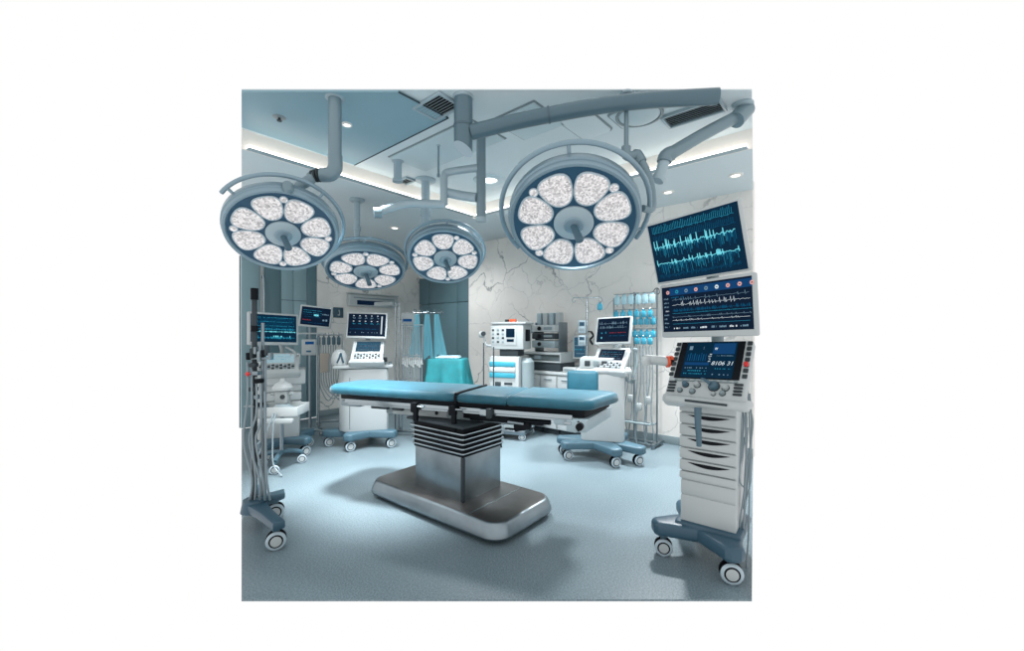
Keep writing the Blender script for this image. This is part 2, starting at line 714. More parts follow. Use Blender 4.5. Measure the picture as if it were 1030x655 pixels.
def vent(px, py, w, h, label, z=ZT):
    t = thing('air_vent', label, 'vent', hit(px, py, z), RZ_R)
    b = B('lamp_white')
    for sx in (-1, 1):
        b.box((sx * w / 2, 0, -0.012), (0.02, h + 0.02, 0.024), 0.004)
    for sy in (-1, 1):
        b.box((0, sy * h / 2, -0.012), (w, 0.02, 0.024), 0.004)
    b.build('frame', t)
    b = B(['black', 'grey'])
    b.m(0).box((0, 0, -0.002), (w - 0.02, h - 0.02, 0.004))
    k = max(3, int(h / 0.026))
    for i in range(k):
        b.m(1).box((0, -h / 2 + (i + 0.5) * h / k, -0.012), (w - 0.03, 0.011, 0.004), rot=(rad(35), 0, 0))
    b.build('louvre', t)


vent(440, 106, 0.30, 0.22, 'square louvred air vent in the ceiling left of the thick drop post')
vent(697, 113, 0.42, 0.20, 'long louvred air vent in the ceiling above the tilted waveform monitor')
vent(406, 182, 0.26, 0.12, 'thin slot air vent in the ceiling above the corner lamp')


def downlight(px, py, z, r, label):
    p = hit(px, py, z)
    t = thing('downlight', label, 'downlight', p)
    b = B('cove')
    b.lathe([(r * 0.8, -0.002), (r * 0.85, -0.012), (r * 1.25, -0.008), (r * 1.3, 0)], 28)
    b.build('trim_ring', t)
    b = B('down')
    b.lathe([(0, -0.006), (r * 0.7, -0.006), (r * 0.8, -0.002)], 28)
    b.build('lens', t)
    return p


PD = [downlight(349, 125, ZT - 0.014, 0.032, 'small round downlight in the blue ceiling panel'),
      downlight(397, 229, ZC, 0.06, 'small round downlight in the ceiling above the cart with the white body'),
      downlight(672, 193, ZC, 0.05, 'round downlight in the ceiling nearer the big round lamp'),
      downlight(740, 176, ZC, 0.05, 'round downlight in the ceiling at the right, above the tilted monitor')]
# sprinkler and flush dome
t = thing('ceiling_sprinkler', 'small grey sprinkler head in the blue ceiling panel', 'sprinkler', hit(281, 118, ZT - 0.014))
b = B('grey')
b.lathe([(0, -0.006), (0.035, -0.006), (0.05, 0)], 24)
b.build('escutcheon', t)
b = B('grey_dark')
b.lathe([(0, -0.03), (0.018, -0.03), (0.018, -0.024), (0.010, -0.02), (0.010, -0.004)], 20)
b.build('head', t)
t = thing('ceiling_speaker', 'round shallow dish speaker set in the ceiling beside the thin drop rod', 'speaker', hit(643, 116, ZT - 0.012))
b = B('ceil_panel')
b.lathe([(0, -0.04), (0.07, -0.038), (0.13, -0.02), (0.16, 0.0)], 36)
b.build('dish', t)
b = B('grey')
b.lathe([(0.155, 0.0), (0.16, -0.012), (0.18, -0.008), (0.182, 0)], 36)
b.build('trim_ring', t)
t = thing('recessed_lamp', 'round recessed lamp with a wide pale ring in the ceiling behind the stepped arms', 'downlight', hit(492, 181, ZT))
b = B('ceil_panel')
b.lathe([(0.09, -0.002), (0.10, -0.016), (0.17, -0.010), (0.18, 0)], 32)
b.build('trim_ring', t)
b = B('down')
b.lathe([(0, -0.012), (0.05, -0.010), (0.09, -0.002)], 28)
b.build('lens', t)


# ------------------------------------------------------------------ surgical lamps
def lamp(label, px, py, d, Rr, tilt, npod, phase, hoop, arm_fn, roll=0.0, loc_top=None):
    c = at(px, py, d)
    top = loc_top
    root = thing('surgical_lamp', label, 'surgical lamp', top)
    hdir = V((-c.x, -c.y, 0)).normalized()
    n = (hdir * math.cos(tilt) + V((0, 0, -1)) * math.sin(tilt)).normalized()
    zax = -n
    xax = V((0, 0, 1)).cross(zax)
    xax = (-xax if xax.x < 0 else xax).normalized()
    yax = zax.cross(xax)
    Rm = Matrix((xax, yax, zax)).transposed().to_4x4()
    T = Matrix.Translation(c - V(top)) @ Rm @ Matrix.Rotation(roll, 4, 'Z')
    # housing
    b = B('housing')
    b.T = T
    b.lathe([(0, 0.42 * Rr), (0.5 * Rr, 0.40 * Rr), (0.9 * Rr, 0.34 * Rr), (1.06 * Rr, 0.27 * Rr), (1.10 * Rr, 0.21 * Rr), (1.10 * Rr, 0.10 * Rr), (1.075 * Rr, 0.085 * Rr), (1.075 * Rr, 0.0),
             (1.06 * Rr, -0.025 * Rr), (1.02 * Rr, -0.025 * Rr), (1.0 * Rr, 0.0)], 64)
    head = b.build('lamp_head', root)
    b = B('face')
    b.T = T
    b.lathe([(0, 0.0), (1.0 * Rr, 0.0), (1.04 * Rr, -0.022 * Rr)], 64)
    b.build('face_plate', head)
    # big led lenses, egg shaped, wide end outwards
    for k in range(npod):
        a = -phase - 2 * PI * k / npod
        er, et = V((math.cos(a), math.sin(a), 0)), V((-math.sin(a), math.cos(a), 0))
        full = math.sin(PI / npod) * 0.92
        out = []
        for j in range(28):
            w = 2 * PI * j / 28
            cr, sr = math.cos(w), math.sin(w)
            # superellipse-ish egg
            cr2 = math.copysign(abs(cr) ** 0.8, cr)
            sr2 = math.copysign(abs(sr) ** 0.8, sr)
            rr = 0.655 + 0.275 * cr2
            ww = 0.82 * full * (0.84 + 0.22 * cr2) * sr2
            out.append(er * rr * Rr + et * ww * Rr)
        cen = er * 0.67 * Rr
        b = B(['pod', 'rim'])
        b.T = T
        t = bmesh.new()
        rings = []
        for s, z in ((1.06, 0.0), (1.06, -0.016), (1.0, -0.022), (0.97, -0.020), (0.8, -0.032), (0.5, -0.044), (0.22, -0.050)):
            rings.append([t.verts.new(cen + (p - cen) * s + V((0, 0, z * Rr))) for p in out])
        for i in range(len(rings) - 1):
            for j in range(28):
                f = t.faces.new((rings[i][j], rings[i][(j + 1) % 28], rings[i + 1][(j + 1) % 28], rings[i + 1][j]))
        t.faces.new(rings[-1])
        bmesh.ops.recalc_face_normals(t, faces=t.faces[:])
        b._take(t)
        b.bm.faces.ensure_lookup_table()
        for i, f in enumerate(b.bm.faces):
            f.material_index = 1 if i < 28 * 3 else 0
        b.build('led_pod', head)
        # small lens between two big ones
        a2 = a + PI / npod
        if k % 2 == 0:
            b = B(['pod', 'rim'])
            b.T = T @ Matrix.Translation((math.cos(a2) * 0.87 * Rr, math.sin(a2) * 0.87 * Rr, 0))
            b.lathe([(0.078 * Rr, 0), (0.078 * Rr, -0.016 * Rr), (0.062 * Rr, -0.02 * Rr), (0.04 * Rr, -0.028 * Rr), (0, -0.032 * Rr)], 20, mats=[1, 1, 0, 0])
            b.build('small_led', head)
    # hub and sterile handle
    b = B(['lamp_white', 'housing'])
    b.T = T
    b.lathe([(0.33 * Rr, 0), (0.33 * Rr, -0.03 * Rr), (0.30 * Rr, -0.055 * Rr), (0.17 * Rr, -0.075 * Rr), (0.15 * Rr, -0.10 * Rr), (0.10 * Rr, -0.11 * Rr), (0, -0.11 * Rr)],
            36, mats=[0, 0, 0, 1, 1, 1])
    hub = b.build('hub', head)
    b = B('blue')
    b.T = T
    b.cyl((0, 0, -0.10 * Rr), (0.10 * Rr, 0.03 * Rr, -0.42 * Rr), 0.055 * Rr, 0.066 * Rr, 18)
    b.cyl((0.10 * Rr, 0.03 * Rr, -0.42 * Rr), (0.106 * Rr, 0.032 * Rr, -0.44 * Rr), 0.066 * Rr, 0.045 * Rr, 18)
    b.build('handle', head)
    # outer grab hoop with two stays
    a0, a1, hr, hz = -hoop[0], -hoop[1], hoop[2], hoop[3]
    b = B('housing')
    b.T = T
    pts = [V((math.cos(a0 + (a1 - a0) * i / 40) * hr * Rr, math.sin(a0 + (a1 - a0) * i / 40) * hr * Rr, hz * Rr)) for i in range(41)]
    b.tube(pts, 0.042 * Rr, 10, sub=1)
    for s in (0.04, 0.5, 0.96):
        a = a0 + (a1 - a0) * s
        b.tube([V((math.cos(a) * 1.04 * Rr, math.sin(a) * 1.06 * Rr, 0.22 * Rr)), V((math.cos(a) * hr * Rr, math.sin(a) * hr * Rr, hz * Rr))], 0.03 * Rr, 8, sub=1)
    b.build('grab_hoop', root)
    arm_fn(root, T, V(top))
    return root, c, n


def flange(root, r, z=0.0, h=0.03):
    b = B('lamp_white')
    b.lathe([(0, z), (r * 1.5, z), (r * 1.5, z - h), (r * 1.2, z - h * 1.6), (0, z - h * 1.6)], 28)
    return b.build('ceiling_flange', root)


def arms_left(root, T, top):
    # thick post, elbow, curved arm to the rim of the lamp
    P = lambda px, py, d: at(px, py, d) - top
    flange(root, 0.047, 0.0, 0.012)
    e = P(337, 172, 2.98)
    b = B('pipe')
    b.cyl((0, 0, -0.01), e + V((0, 0, 0.10)), 0.046, n=24)
    b.build('drop_post', root)
    b = B('pipe')
    b.tube([e + V((0, 0, 0.11)), e + V((0, 0, 0.02)), e + V((-0.035, 0, -0.025)), e + V((-0.10, 0.0, -0.03))], 0.050, 18)
    b.build('elbow', root)
    b = B('grey_dark')
    for i in range(3):
        x = e + V((-0.11 - 0.022 * i, 0, -0.030 - 0.004 * i))
        b.cyl(x, x + V((-0.012, 0, -0.002)), 0.048 - 0.003 * i, n=18)
    b.build('joint_ring', root)
    b = B('pipe')
    rim = (T @ V((0.03, -1.07 * 0.34, 0.02)))
    b.tube([e + V((-0.17, 0, -0.038)), P(312, 181, 2.96), P(300, 188, 2.93), P(294, 199, 2.9), rim + V((0, -0.01, 0.02)), rim], 0.036, 14)
    b.build('lamp_arm', root)


def arms_rod(rr, mid=None):
    def f(root, T, top):
        flange(root, rr * 1.6, 0, 0.02)
        back = T @ V((0, 0, 0.40 * 0.38))
        b = B('lamp_white')
        b.cyl((0, 0, -0.01), V((0, 0, back.z + 0.06)), rr, n=18)
        b.cyl((0, 0, back.z * 0.45), (0, 0, back.z * 0.45 - 0.05), rr * 1.25, n=18)
        b.build('drop_post', root)
        b = B('housing')
        b.tube([V((0, 0, back.z + 0.10)), V((0, 0, back.z + 0.02)), back * 0.5 + V((0, 0, back.z)) * 0.5, back], rr * 1.1, 14)
        b.build('yoke', root)
    return f


def arms_big(root, T, top):
    P = lambda px, py, d: at(px, py, d) - top
    flange(root, 0.03, 0.0, 0.012)
    e = P(630, 152, 2.95)
    b = B('pipe')
    b.cyl((0, 0, -0.005), e, 0.017, n=16)
    b.build('drop_post', root)
    b = B('pipe')
    b.tube([e + V((0, 0, 0.03)), e + V((0.0, 0, -0.03)), e + V((0.05, 0, -0.035)), P(641, 155, 2.95), P(646, 163, 2.93)], 0.034, 14)
    b.build('elbow', root)
    b = B('pipe')
    rim = T @ V((1.09 * 0.425, -0.10 * 0.425, 0.07))
    b.tube([P(645, 161, 2.93), P(652, 175, 2.9), P(656, 192, 2.87), P(656, 210, 2.85), rim], 0.024, 12)
    b.build('lamp_arm', root)


z1 = 3.07
lampA = lamp('surgical lamp at the left picture edge, on a thick elbowed drop post', 285, 235, 2.95, 0.34, rad(53), 8, rad(22), (rad(-45), rad(150), 1.20, 0.30),
             arms_left, loc_top=V((-1.287 * 1.0, 3.0, ZT - 0.001)))
lampB = lamp('surgical lamp seen flattest, on a thin rod above the cart with forked-strap dome', 368, 273, 4.7, 0.40, rad(66), 7, rad(90 + 26), (rad(-20), rad(205), 1.16, 0.30),
             arms_rod(0.035), loc_top=V((at(359, 200, 4.78).x, 4.78, ZC)))
lampC = lamp('surgical lamp in front of the teal corner door', 448, 260, 4.4, 0.365, rad(55), 7, rad(90), (rad(-30), rad(195), 1.16, 0.28),
             arms_rod(0.047), roll=rad(-5), loc_top=V((at(428, 180, 4.62).x, 4.62, ZT)))
lampD = lamp('largest surgical lamp, above the operating table, with a wide open grab hoop', 577, 224, 2.85, 0.415, rad(52), 8, rad(68), (rad(-28), rad(215), 1.24, 0.26),
             arms_big, loc_top=V((at(630, 152, 2.95).x, 2.95, ZT)))


# ------------------------------------------------------------------ ceiling service arms
def pendant(name, label, cat, top, parts):
    t = thing(name, label, cat, top)
    flange(t, parts['r'], 0, 0.015)
    for nm, mk, pts, r, sub in parts['list']:
        b = B(mk)
        if sub == 0:
            b.cyl(V(pts[0]) - V(top), V(pts[1]) - V(top), r, n=24)
        else:
            b.tube([V(p) - V(top) for p in pts], r, 18, sub=sub)
        b.build(nm, t)
    return t


tp = V((at(466, 150, 3.0).x, 3.0, ZT - 0.001))
e = at(466, 150, 3.0)
big = pendant('ceiling_boom', 'thick ceiling drop post with slanted end carrying a long boom', 'ceiling boom', tp, {'r': 0.05, 'list': [
    ('drop_post', 'boom', [tp + V((0, 0, -0.01)), V((tp.x, 3.0, at(0, 126, 3.0).z))], 0.068, 0),
    ('collar', 'pipe_dark', [V((tp.x, 3.0, at(0, 126, 3.0).z)), V((tp.x, 3.0, at(0, 128, 3.0).z))], 0.071, 0),
    ('boom', 'boom', [at(474, 133, 3.0), at(540, 118, 2.96), at(630, 103, 2.9), at(722, 97, 2.84)], 0.055, 4),
    ('boom_joint', 'pipe_dark', [at(551, 115.8, 2.953), at(553, 115.4, 2.951)], 0.059, 0),
]})
b = B(['boom', 'rim'])
# lower end of the post, cut at a slant
t = bmesh.new()
zt, zb = at(0, 128, 3.0).z - tp.z, at(0, 150, 3.0).z - tp.z
ra, rb_ = [], []
for k in range(28):
    a = 2 * PI * k / 28
    x, y = 0.068 * math.cos(a), 0.068 * math.sin(a)
    ra.append(t.verts.new((x, y, zt)))
    rb_.append(t.verts.new((x, y, zb - 0.035 * math.cos(a) - 0.02 * math.sin(a) + 0.0)))
for k in range(28):
    t.faces.new((ra[k], ra[(k + 1) % 28], rb_[(k + 1) % 28], rb_[k]))
t.faces.new(ra)
t.faces.new(rb_)
bmesh.ops.recalc_face_normals(t, faces=t.faces[:])
b._take(t)
b.bm.faces.ensure_lookup_table()
b.bm.faces[-1].material_index = 1
b.build('slanted_end', big)

tp = V((at(484, 150, 3.55).x, 3.55, ZT - 0.001))
XZ = lambda px, py, d: at(px, py, d)
pendant('ceiling_pendant', 'straight drop column beside the thick post with two stepped arms to its left', 'ceiling pendant', tp, {'r': 0.05, 'list': [
    ('sleeve', 'pipe', [tp + V((0, 0, -0.01)), V((tp.x, 3.55, at(0, 125, 3.55).z))], 0.085, 0),
    ('column', 'pipe', [V((tp.x, 3.55, at(0, 125, 3.55).z)), V((tp.x, 3.55, at(0, 220, 3.55).z))], 0.040, 0),
    ('foot', 'lamp_white', [V((tp.x, 3.55, at(0, 219, 3.55).z)), V((tp.x, 3.55, at(0, 223, 3.55).z))], 0.046, 0),
    ('upper_arm', 'lamp_white', [at(481, 169, 3.55), at(452, 173, 3.6), at(447, 177, 3.6), at(446.5, 185, 3.6), at(446.5, 206, 3.6)], 0.033, 5),
    ('lower_arm', 'lamp_white', [at(480, 199, 3.55), at(466, 197, 3.6), at(450, 194, 3.63)], 0.040, 3),
    ('reach_arm', 'lamp_white', [at(448, 206, 3.6), at(430, 205, 3.6), at(409, 205, 3.58), at(394, 209, 3.55), at(380, 213, 3.52)], 0.036, 5),
    ('end_cap', 'pipe', [at(384, 214, 3.52), at(376, 214, 3.50)], 0.046, 0),
]})
tp = V((at(441, 150, 3.75).x, 3.75, ZT - 0.001))
pendant('drop_rod', 'thin rod hanging from the ceiling left of the stepped arms', 'rod', tp, {'r': 0.012, 'list': [
    ('rod', 'pipe', [tp, V((tp.x, 3.75, at(0, 176, 3.75).z))], 0.009, 0), ('tip', 'pipe', [V((tp.x, 3.75, at(0, 175, 3.75).z)), V((tp.x, 3.75, at(0, 178, 3.75).z))], 0.014, 0)]})
tp = V((at(400, 155, 4.1).x, 4.1, ZT - 0.001))
pendant('stub_post', 'short pale stub post under the ceiling above the far lamps', 'post', tp, {'r': 0.04, 'list': [
    ('post', 'lamp_white', [tp, V((tp.x, 4.1, at(0, 181, 4.1).z))], 0.040, 0), ('cap', 'lamp_white', [V((tp.x, 4.1, at(0, 180, 4.1).z)), V((tp.x, 4.1, at(0, 183, 4.1).z))], 0.05, 0)]})
tp = V((at(747, 104, 3.1).x, 3.1, ZT - 0.001))
pendant('monitor_boom', 'jointed arm from the ceiling at top right reaching down towards the tilted monitor', 'ceiling boom', tp, {'r': 0.05, 'list': [
    ('drop_post', 'pipe', [tp, at(746, 118, 3.1)], 0.045, 0),
    ('knuckle', 'pipe', [at(740, 121, 3.08), at(751, 109, 3.12)], 0.062, 0),
    ('upper_arm', 'pipe', [at(742, 117, 3.1), at(706, 136, 3.05), at(672, 156, 3.0)], 0.046, 4),
    ('elbow', 'pipe', [at(676, 154, 3.0), at(670, 157, 3.0), at(668, 163, 3.0)], 0.052, 4),
    ('lower_arm', 'lamp_white', [at(669, 160, 3.0), at(662, 180, 3.0)], 0.040, 0),
    ('end_cap', 'lamp_white', [at(663, 178, 3.0), at(661, 182, 3.0)], 0.046, 0),
]})


# ------------------------------------------------------------------ casters and bases
def caster(parent, x, y, r, face=0.0):
    """twin-wheel caster; face = direction the white discs look"""
    b = B('blue')
    b.cyl((x, y, 1.55 * r), (x, y, 2.5 * r), 0.34 * r, n=14)
    b.box((x, y, 1.45 * r), (0.7 * r, 0.7 * r, 0.9 * r), 0.2 * r)
    c = b.build('caster', parent)
    A = V((math.cos(face), math.sin(face), 0))
    for s in (-1, 1):
        T = Matrix.Translation(V((x, y, r)) + A * s * 0.20 * r) @ (A * s).to_track_quat('Z', 'Y').to_matrix().to_4x4()
        b = B(['white', 'black', 'rim'])
        b.lathe([(0, 0.42 * r), (0.55 * r, 0.40 * r), (0.58 * r, 0.34 * r), (0.70 * r, 0.34 * r), (0.72 * r, 0.38 * r), (0.90 * r, 0.34 * r), (r, 0.22 * r), (r, 0.0), (0, 0)], 32, T=T,
                mats=[0, 1, 1, 2, 2, 2, 1, 1])
        b.build('wheel', c)
    return c


def star_base(parent, cors, cx, cy, z0, z1, hub, legw, mk='blue', bev=0.02):
    """one X-shaped casting whose legs end over the casters"""
    b = B(mk)
    pts = []
    c = V((cx, cy, 0))
    cs = sorted([V((x, y, 0)) for x, y in cors], key=lambda p: math.atan2((p - c).y, (p - c).x))
    N = len(cs)
    for i, p in enumerate(cs):
        d = (p - c).normalized()
        n = V((-d.y, d.x, 0))
        e = p + d * legw * 0.5
        for s, k in ((-1, 0), (-0.8, 0.35), (-0.4, 0.5), (0.4, 0.5), (0.8, 0.35), (1, 0)):
            q = p + d * (k * legw) + n * s * legw * 0.5
            pts.append((q.x, q.y))
        q = cs[(i + 1) % N]
        mid = ((p - c) + (q - c))
        ang = mid.normalized() if mid.length > 1e-4 else n
        hubp = c + ang * hub
        pts.append((hubp.x, hubp.y))
    b.prism(pts, z0, z1, bev, 3)
    return b.build('base', parent)


# ------------------------------------------------------------------ screens
def ribbon(b, pts, w, y):
    for i in range(len(pts) - 1):
        (x0, z0), (x1, z1) = pts[i], pts[i + 1]
        d = V((x1 - x0, z1 - z0))
        if d.length < 1e-7:
            continue
        n = V((-d.y, d.x)).normalized() * w / 2
        b.face([(x0 - n.x, y, z0 - n.y), (x1 - n.x, y, z1 - n.y), (x1 + n.x, y, z1 + n.y), (x0 + n.x, y, z0 + n.y)])


def rect(b, x0, z0, x1, z1, y):
    b.face([(x0, y, z0), (x1, y, z0), (x1, y, z1), (x0, y, z1)])


SM = ['navy', 'navy2', 'g_cyan', 'g_mid', 'g_dim', 'g_white', 'g_grey', 'g_pink', 'g_red', 'g_blue', 'lcd', 'slate', 'black']


def wave(rng, x0, x1, zc, amp, step, spike, down=0.0, base=0.15):
    pts = []
    x = x0
    k = 0
    while x < x1:
        r = rng.random()
        if r < spike:
            pts += [(x, zc), (x + step * 0.3, zc + amp * (0.5 + rng.random() * 0.6)), (x + step * 0.6, zc - amp * (down + 0.2 * rng.random())), (x + step, zc)]
        else:
            pts.append((x, zc + amp * base * (rng.random() - 0.5) * 2))
        x += step
    return pts


def content(b, w, h, style, seed, y=-0.0015):
    rng = random.Random(seed)
    X0, X1 = -w / 2, w / 2
    lw = h * 0.010

    def text_row(x0, x1, z, ch, mk, gap=0.4, dens=0.85):
        b.m(SM.index(mk))
        x = x0
        while x < x1:
            cw = ch * (0.35 + 0.5 * rng.random())
            if rng.random() < dens:
                rect(b, x, z, min(x + cw, x1), z + ch * (0.6 + 0.4 * rng.random()), y)
            x += cw + ch * gap * (0.4 + rng.random())
    if style == 'big_wave':
        b.m(4)
        # dense dim comb rows near the top
        for zc, n, amp, mk in ((0.40, 46, 0.075, 3), (0.26, 46, 0.055, 4)):
            for i in range(n):
                x = X0 + w * (0.05 + 0.90 * i / n)
                b.m(mk)
                z = zc * h
                ribbon(b, [(x, z - amp * h * (0.4 + 0.6 * rng.random())), (x + w * 0.004, z + amp * h * (0.4 + 0.6 * rng.random()))], lw * 0.7, y)
            b.m(mk)
            ribbon(b, [(X0 + w * (0.05 + 0.9 * i / 30), (zc - 0.05) * h + h * 0.012 * (rng.random() - 0.5)) for i in range(31)], lw * 0.6, y)
        for zc, sp, dn in ((0.10, 0.26, 1.2), (-0.19, 0.32, 0.7)):
            # vertical drops under the trace
            for i in range(96):
                x = X0 + w * (0.05 + 0.9 * i / 96) + w * 0.006 * (rng.random() - 0.5)
                L_ = h * (0.04 + 0.17 * rng.random() ** 1.3)
                b.m(3 if rng.random() < 0.5 else 4)
                ribbon(b, [(x, zc * h), (x + w * 0.003, zc * h - L_)], lw * 0.6, y)
            b.m(2)
            ribbon(b, wave(rng, X0 + w * 0.04, X1 - w * 0.05, zc * h, h * (0.11 if zc > 0 else 0.07), w * 0.012, sp, 0.35, 0.20), lw * 1.1, y - 0.0006)
        for i in range(70):
            b.m(4)
            x = X0 + w * (0.05 + 0.9 * i / 70)
            z = -0.40 * h
            ribbon(b, [(x, z - h * 0.05 * rng.random()), (x + w * 0.003, z + h * 0.05 * rng.random())], lw * 0.6, y)
    elif style == 'icons':
        b.m(9)
        rect(b, X0 + w * 0.10, 0.30 * h, X1, 0.46 * h, y + 0.0005)
        for i in range(9):
            x = X0 + w * (0.06 + 0.115 * i) + w * 0.02
            rr = h * 0.042
            b.m([7, 3, 6, 7, 6, 5, 7, 7, 7][i])
            b.face([(x + rr * math.cos(2 * PI * k / 14), y, 0.375 * h + rr * math.sin(2 * PI * k / 14)) for k in range(14)])
            b.m(0)
            rect(b, x - rr * 0.4, 0.375 * h - rr * 0.25, x + rr * 0.4, 0.375 * h + rr * 0.2, y - 0.0005)
        for i in range(8):
            z = (0.22 - 0.09 * i) * h
            text_row(X0 + w * 0.025, X0 + w * 0.085, z, h * 0.035, 'g_grey' if i != 3 else 'g_white')
        for zc, mk, amp, st, sp in ((0.20, 'g_grey', 0.05, 0.014, 0.2), (0.09, 'g_white', 0.07, 0.016, 0.3), (-0.04, 'g_dim', 0.05, 0.008, 0.6),
                                    (-0.10, 'g_mid', 0.012, 0.01, 0.3), (-0.18, 'g_grey', 0.03, 0.015, 0.3), (-0.25, 'g_white', 0.025, 0.02, 0.3), (-0.33, 'g_mid', 0.01, 0.02, 0.2)):
            b.m(SM.index(mk))
            pts = wave(rng, X0 + w * 0.13, X1 - w * 0.02, zc * h, h * amp, w * st, sp, 0.4)
            ribbon(b, pts, lw * 0.6, y)
        for i in range(8):
            text_row(X0 + w * (0.14 + 0.105 * i), X0 + w * (0.14 + 0.105 * i) + w * 0.075, -0.44 * h, h * 0.042, 'g_grey' if i % 3 else 'g_white', 0.15)
        text_row(X0 + w * 0.12, X0 + w * 0.28, 0.24 * h, h * 0.035, 'g_dim')
    elif style == 'rows':
        for i in range(9):
            zc = (0.38 - 0.05 * i)
            text_row(X0 + w * 0.06, X1 - w * 0.05, zc * h, h * 0.03, 'g_dim' if i % 3 else 'g_mid', 0.5)
        for zc, mk, amp in ((-0.03, 'g_mid', 0.05), (-0.12, 'g_cyan', 0.035), (-0.34, 'g_mid', 0.06)):
            b.m(SM.index(mk))
            ribbon(b, wave(rng, X0 + w * 0.04, X1 - w * 0.04, zc * h, h * amp, w * 0.018, 0.5, 0.6), lw * 1.3, y)
        text_row(X0 + w * 0.05, X1 - w * 0.05, -0.32 * h, h * 0.07, 'g_cyan', 0.35, 0.6)
        b.m(5)
        rect(b, X0 + w * 0.045, 0.32 * h, X0 + w * 0.06, 0.42 * h, y)
    elif style == 'grid':
        for i in range(5):
            for j in range(2):
                x = X0 + w * (0.12 + 0.16 * i)
                z = (0.30 - 0.24 * j) * h
                b.m(6 if j == 0 else 3)
                ribbon(b, [(x + w * 0.03 * (rng.random() - 0.5) + w * 0.01 * k, z + h * 0.07 * (rng.random() - 0.3) * (1 if k % 2 else -1)) for k in range(7)], lw * 1.4, y)
                b.m(5)
                rect(b, x, z + h * 0.09, x + w * 0.04, z + h * 0.12, y)
        text_row(X0 + w * 0.06, X1 - w * 0.2, -0.20 * h, h * 0.04, 'g_dim')
        text_row(X0 + w * 0.06, X1 - w * 0.2, -0.36 * h, h * 0.05, 'g_grey', 0.9, 0.6)
        b.m(5)
        rect(b, X1 - w * 0.12, -0.40 * h, X1 - w * 0.085, 0.40 * h, y)
    elif style == 'vitals':
        for i in range(4):
            text_row(X0 + w * 0.07, X1 - w * 0.3, (0.30 - 0.12 * i) * h, h * 0.04, 'g_mid' if i < 2 else 'g_dim', 0.6, 0.7)
        b.m(2)
        rect(b, X0 + w * 0.44, 0.02 * h, X0 + w * 0.60, 0.12 * h, y)
        text_row(X0 + w * 0.07, X0 + w * 0.35, -0.25 * h, h * 0.07, 'g_red', 0.3)
        text_row(X0 + w * 0.07, X1 - w * 0.1, -0.38 * h, h * 0.03, 'g_dim', 0.5)
        text_row(X1 - w * 0.25, X1 - w * 0.06, -0.22 * h, h * 0.12, 'g_grey', 0.4)
        text_row(X1 - w * 0.28, X1 - w * 0.06, 0.12 * h, h * 0.08, 'g_grey', 0.4)
    elif style == 'channels':
        for zc, mk in ((0.27, 'g_grey'), (0.10, 'g_grey')):
            b.m(SM.index(mk))
            ribbon(b, wave(rng, X0 + w * 0.06, X1 - w * 0.06, zc * h, h * 0.09, w * 0.022, 0.45, 0.3), lw * 1.2, y)
        text_row(X0 + w * 0.06, X0 + w * 0.30, -0.15 * h, h * 0.09, 'g_mid', 0.5, 0.7)
        text_row(X0 + w * 0.40, X1 - w * 0.08, -0.14 * h, h * 0.05, 'g_red', 0.4)
        text_row(X0 + w * 0.40, X1 - w * 0.08, -0.26 * h, h * 0.04, 'g_dim', 0.4)
        text_row(X0 + w * 0.06, X0 + w * 0.24, -0.36 * h, h * 0.08, 'g_cyan', 0.9, 0.6)
    elif style == 'console':
        b.m(9)
        rect(b, X0 + w * 0.03, -0.16 * h, X0 + w * 0.52, -0.08 * h, y)
        rect(b, X0 + w * 0.55, 0.16 * h, X1 - w * 0.03, 0.46 * h, y)
        text_row(X0 + w * 0.06, X0 + w * 0.36, 0.28 * h, h * 0.12, 'g_grey', 0.3)
        text_row(X0 + w * 0.58, X0 + w * 0.70, 0.28 * h, h * 0.10, 'g_white', 0.3)
        for i in range(9):
            b.m(4 if i % 2 else 9)
            x = X0 + w * (0.06 + 0.045 * i)
            rect(b, x, -0.04 * h, x + w * 0.02, (0.14 + 0.06 * rng.random()) * h, y - 0.0004)
        for i in range(5):
            text_row(X0 + w * 0.48, X0 + w * 0.54, (0.14 - 0.05 * i) * h, h * 0.025, 'g_white', 0.3)
        for i in range(3):
            text_row(X0 + w * 0.05, X0 + w * 0.50, (-0.25 - 0.08 * i) * h, h * 0.035, 'g_mid' if i else 'g_grey', 0.6, 0.7)
        text_row(X0 + w * 0.60, X1 - w * 0.05, 0.10 * h, h * 0.025, 'g_grey', 0.4)
        text_row(X0 + w * 0.60, X1 - w * 0.05, -0.26 * h, h * 0.03, 'g_mid', 1.2, 0.8)
        text_row(X0 + w * 0.55, X1 - w * 0.05, -0.42 * h, h * 0.04, 'g_grey', 1.2, 0.7)
    elif style == 'small':
        for i in range(4):
            text_row(X0 + w * 0.08, X1 - w * 0.08, (0.26 - 0.2 * i) * h, h * 0.07, 'g_grey' if i % 2 else 'g_mid', 0.6, 0.75)


def monitor(parent, T, w, h, bez, style, seed, mk='white', depth=0.04, chin=None, scr='navy', name='monitor', label=None):
    chin = bez if chin is None else chin
    b = B([mk, 'grey_dark'])
    b.T = T
    W2, H2 = w + 2 * bez, h + bez + chin
    b.box((0, depth / 2, (bez - chin) / 2), (W2, depth, H2), 0.010)
    b.m(1).box((0, depth + 0.012, 0), (w * 0.6, 0.03, h * 0.55), 0.01)
    mo = b.build(name, parent)
    if label:
        mo['label'] = label
    b = B(SM)
    b.T = T
    b.m(SM.index(scr)).face([(-w / 2, -0.0008, -h / 2), (w / 2, -0.0008, -h / 2), (w / 2, -0.0008, h / 2), (-w / 2, -0.0008, h / 2)])
    content(b, w, h, style, seed, -0.0018)
    b.build('screen', mo, smooth=False)
    return mo


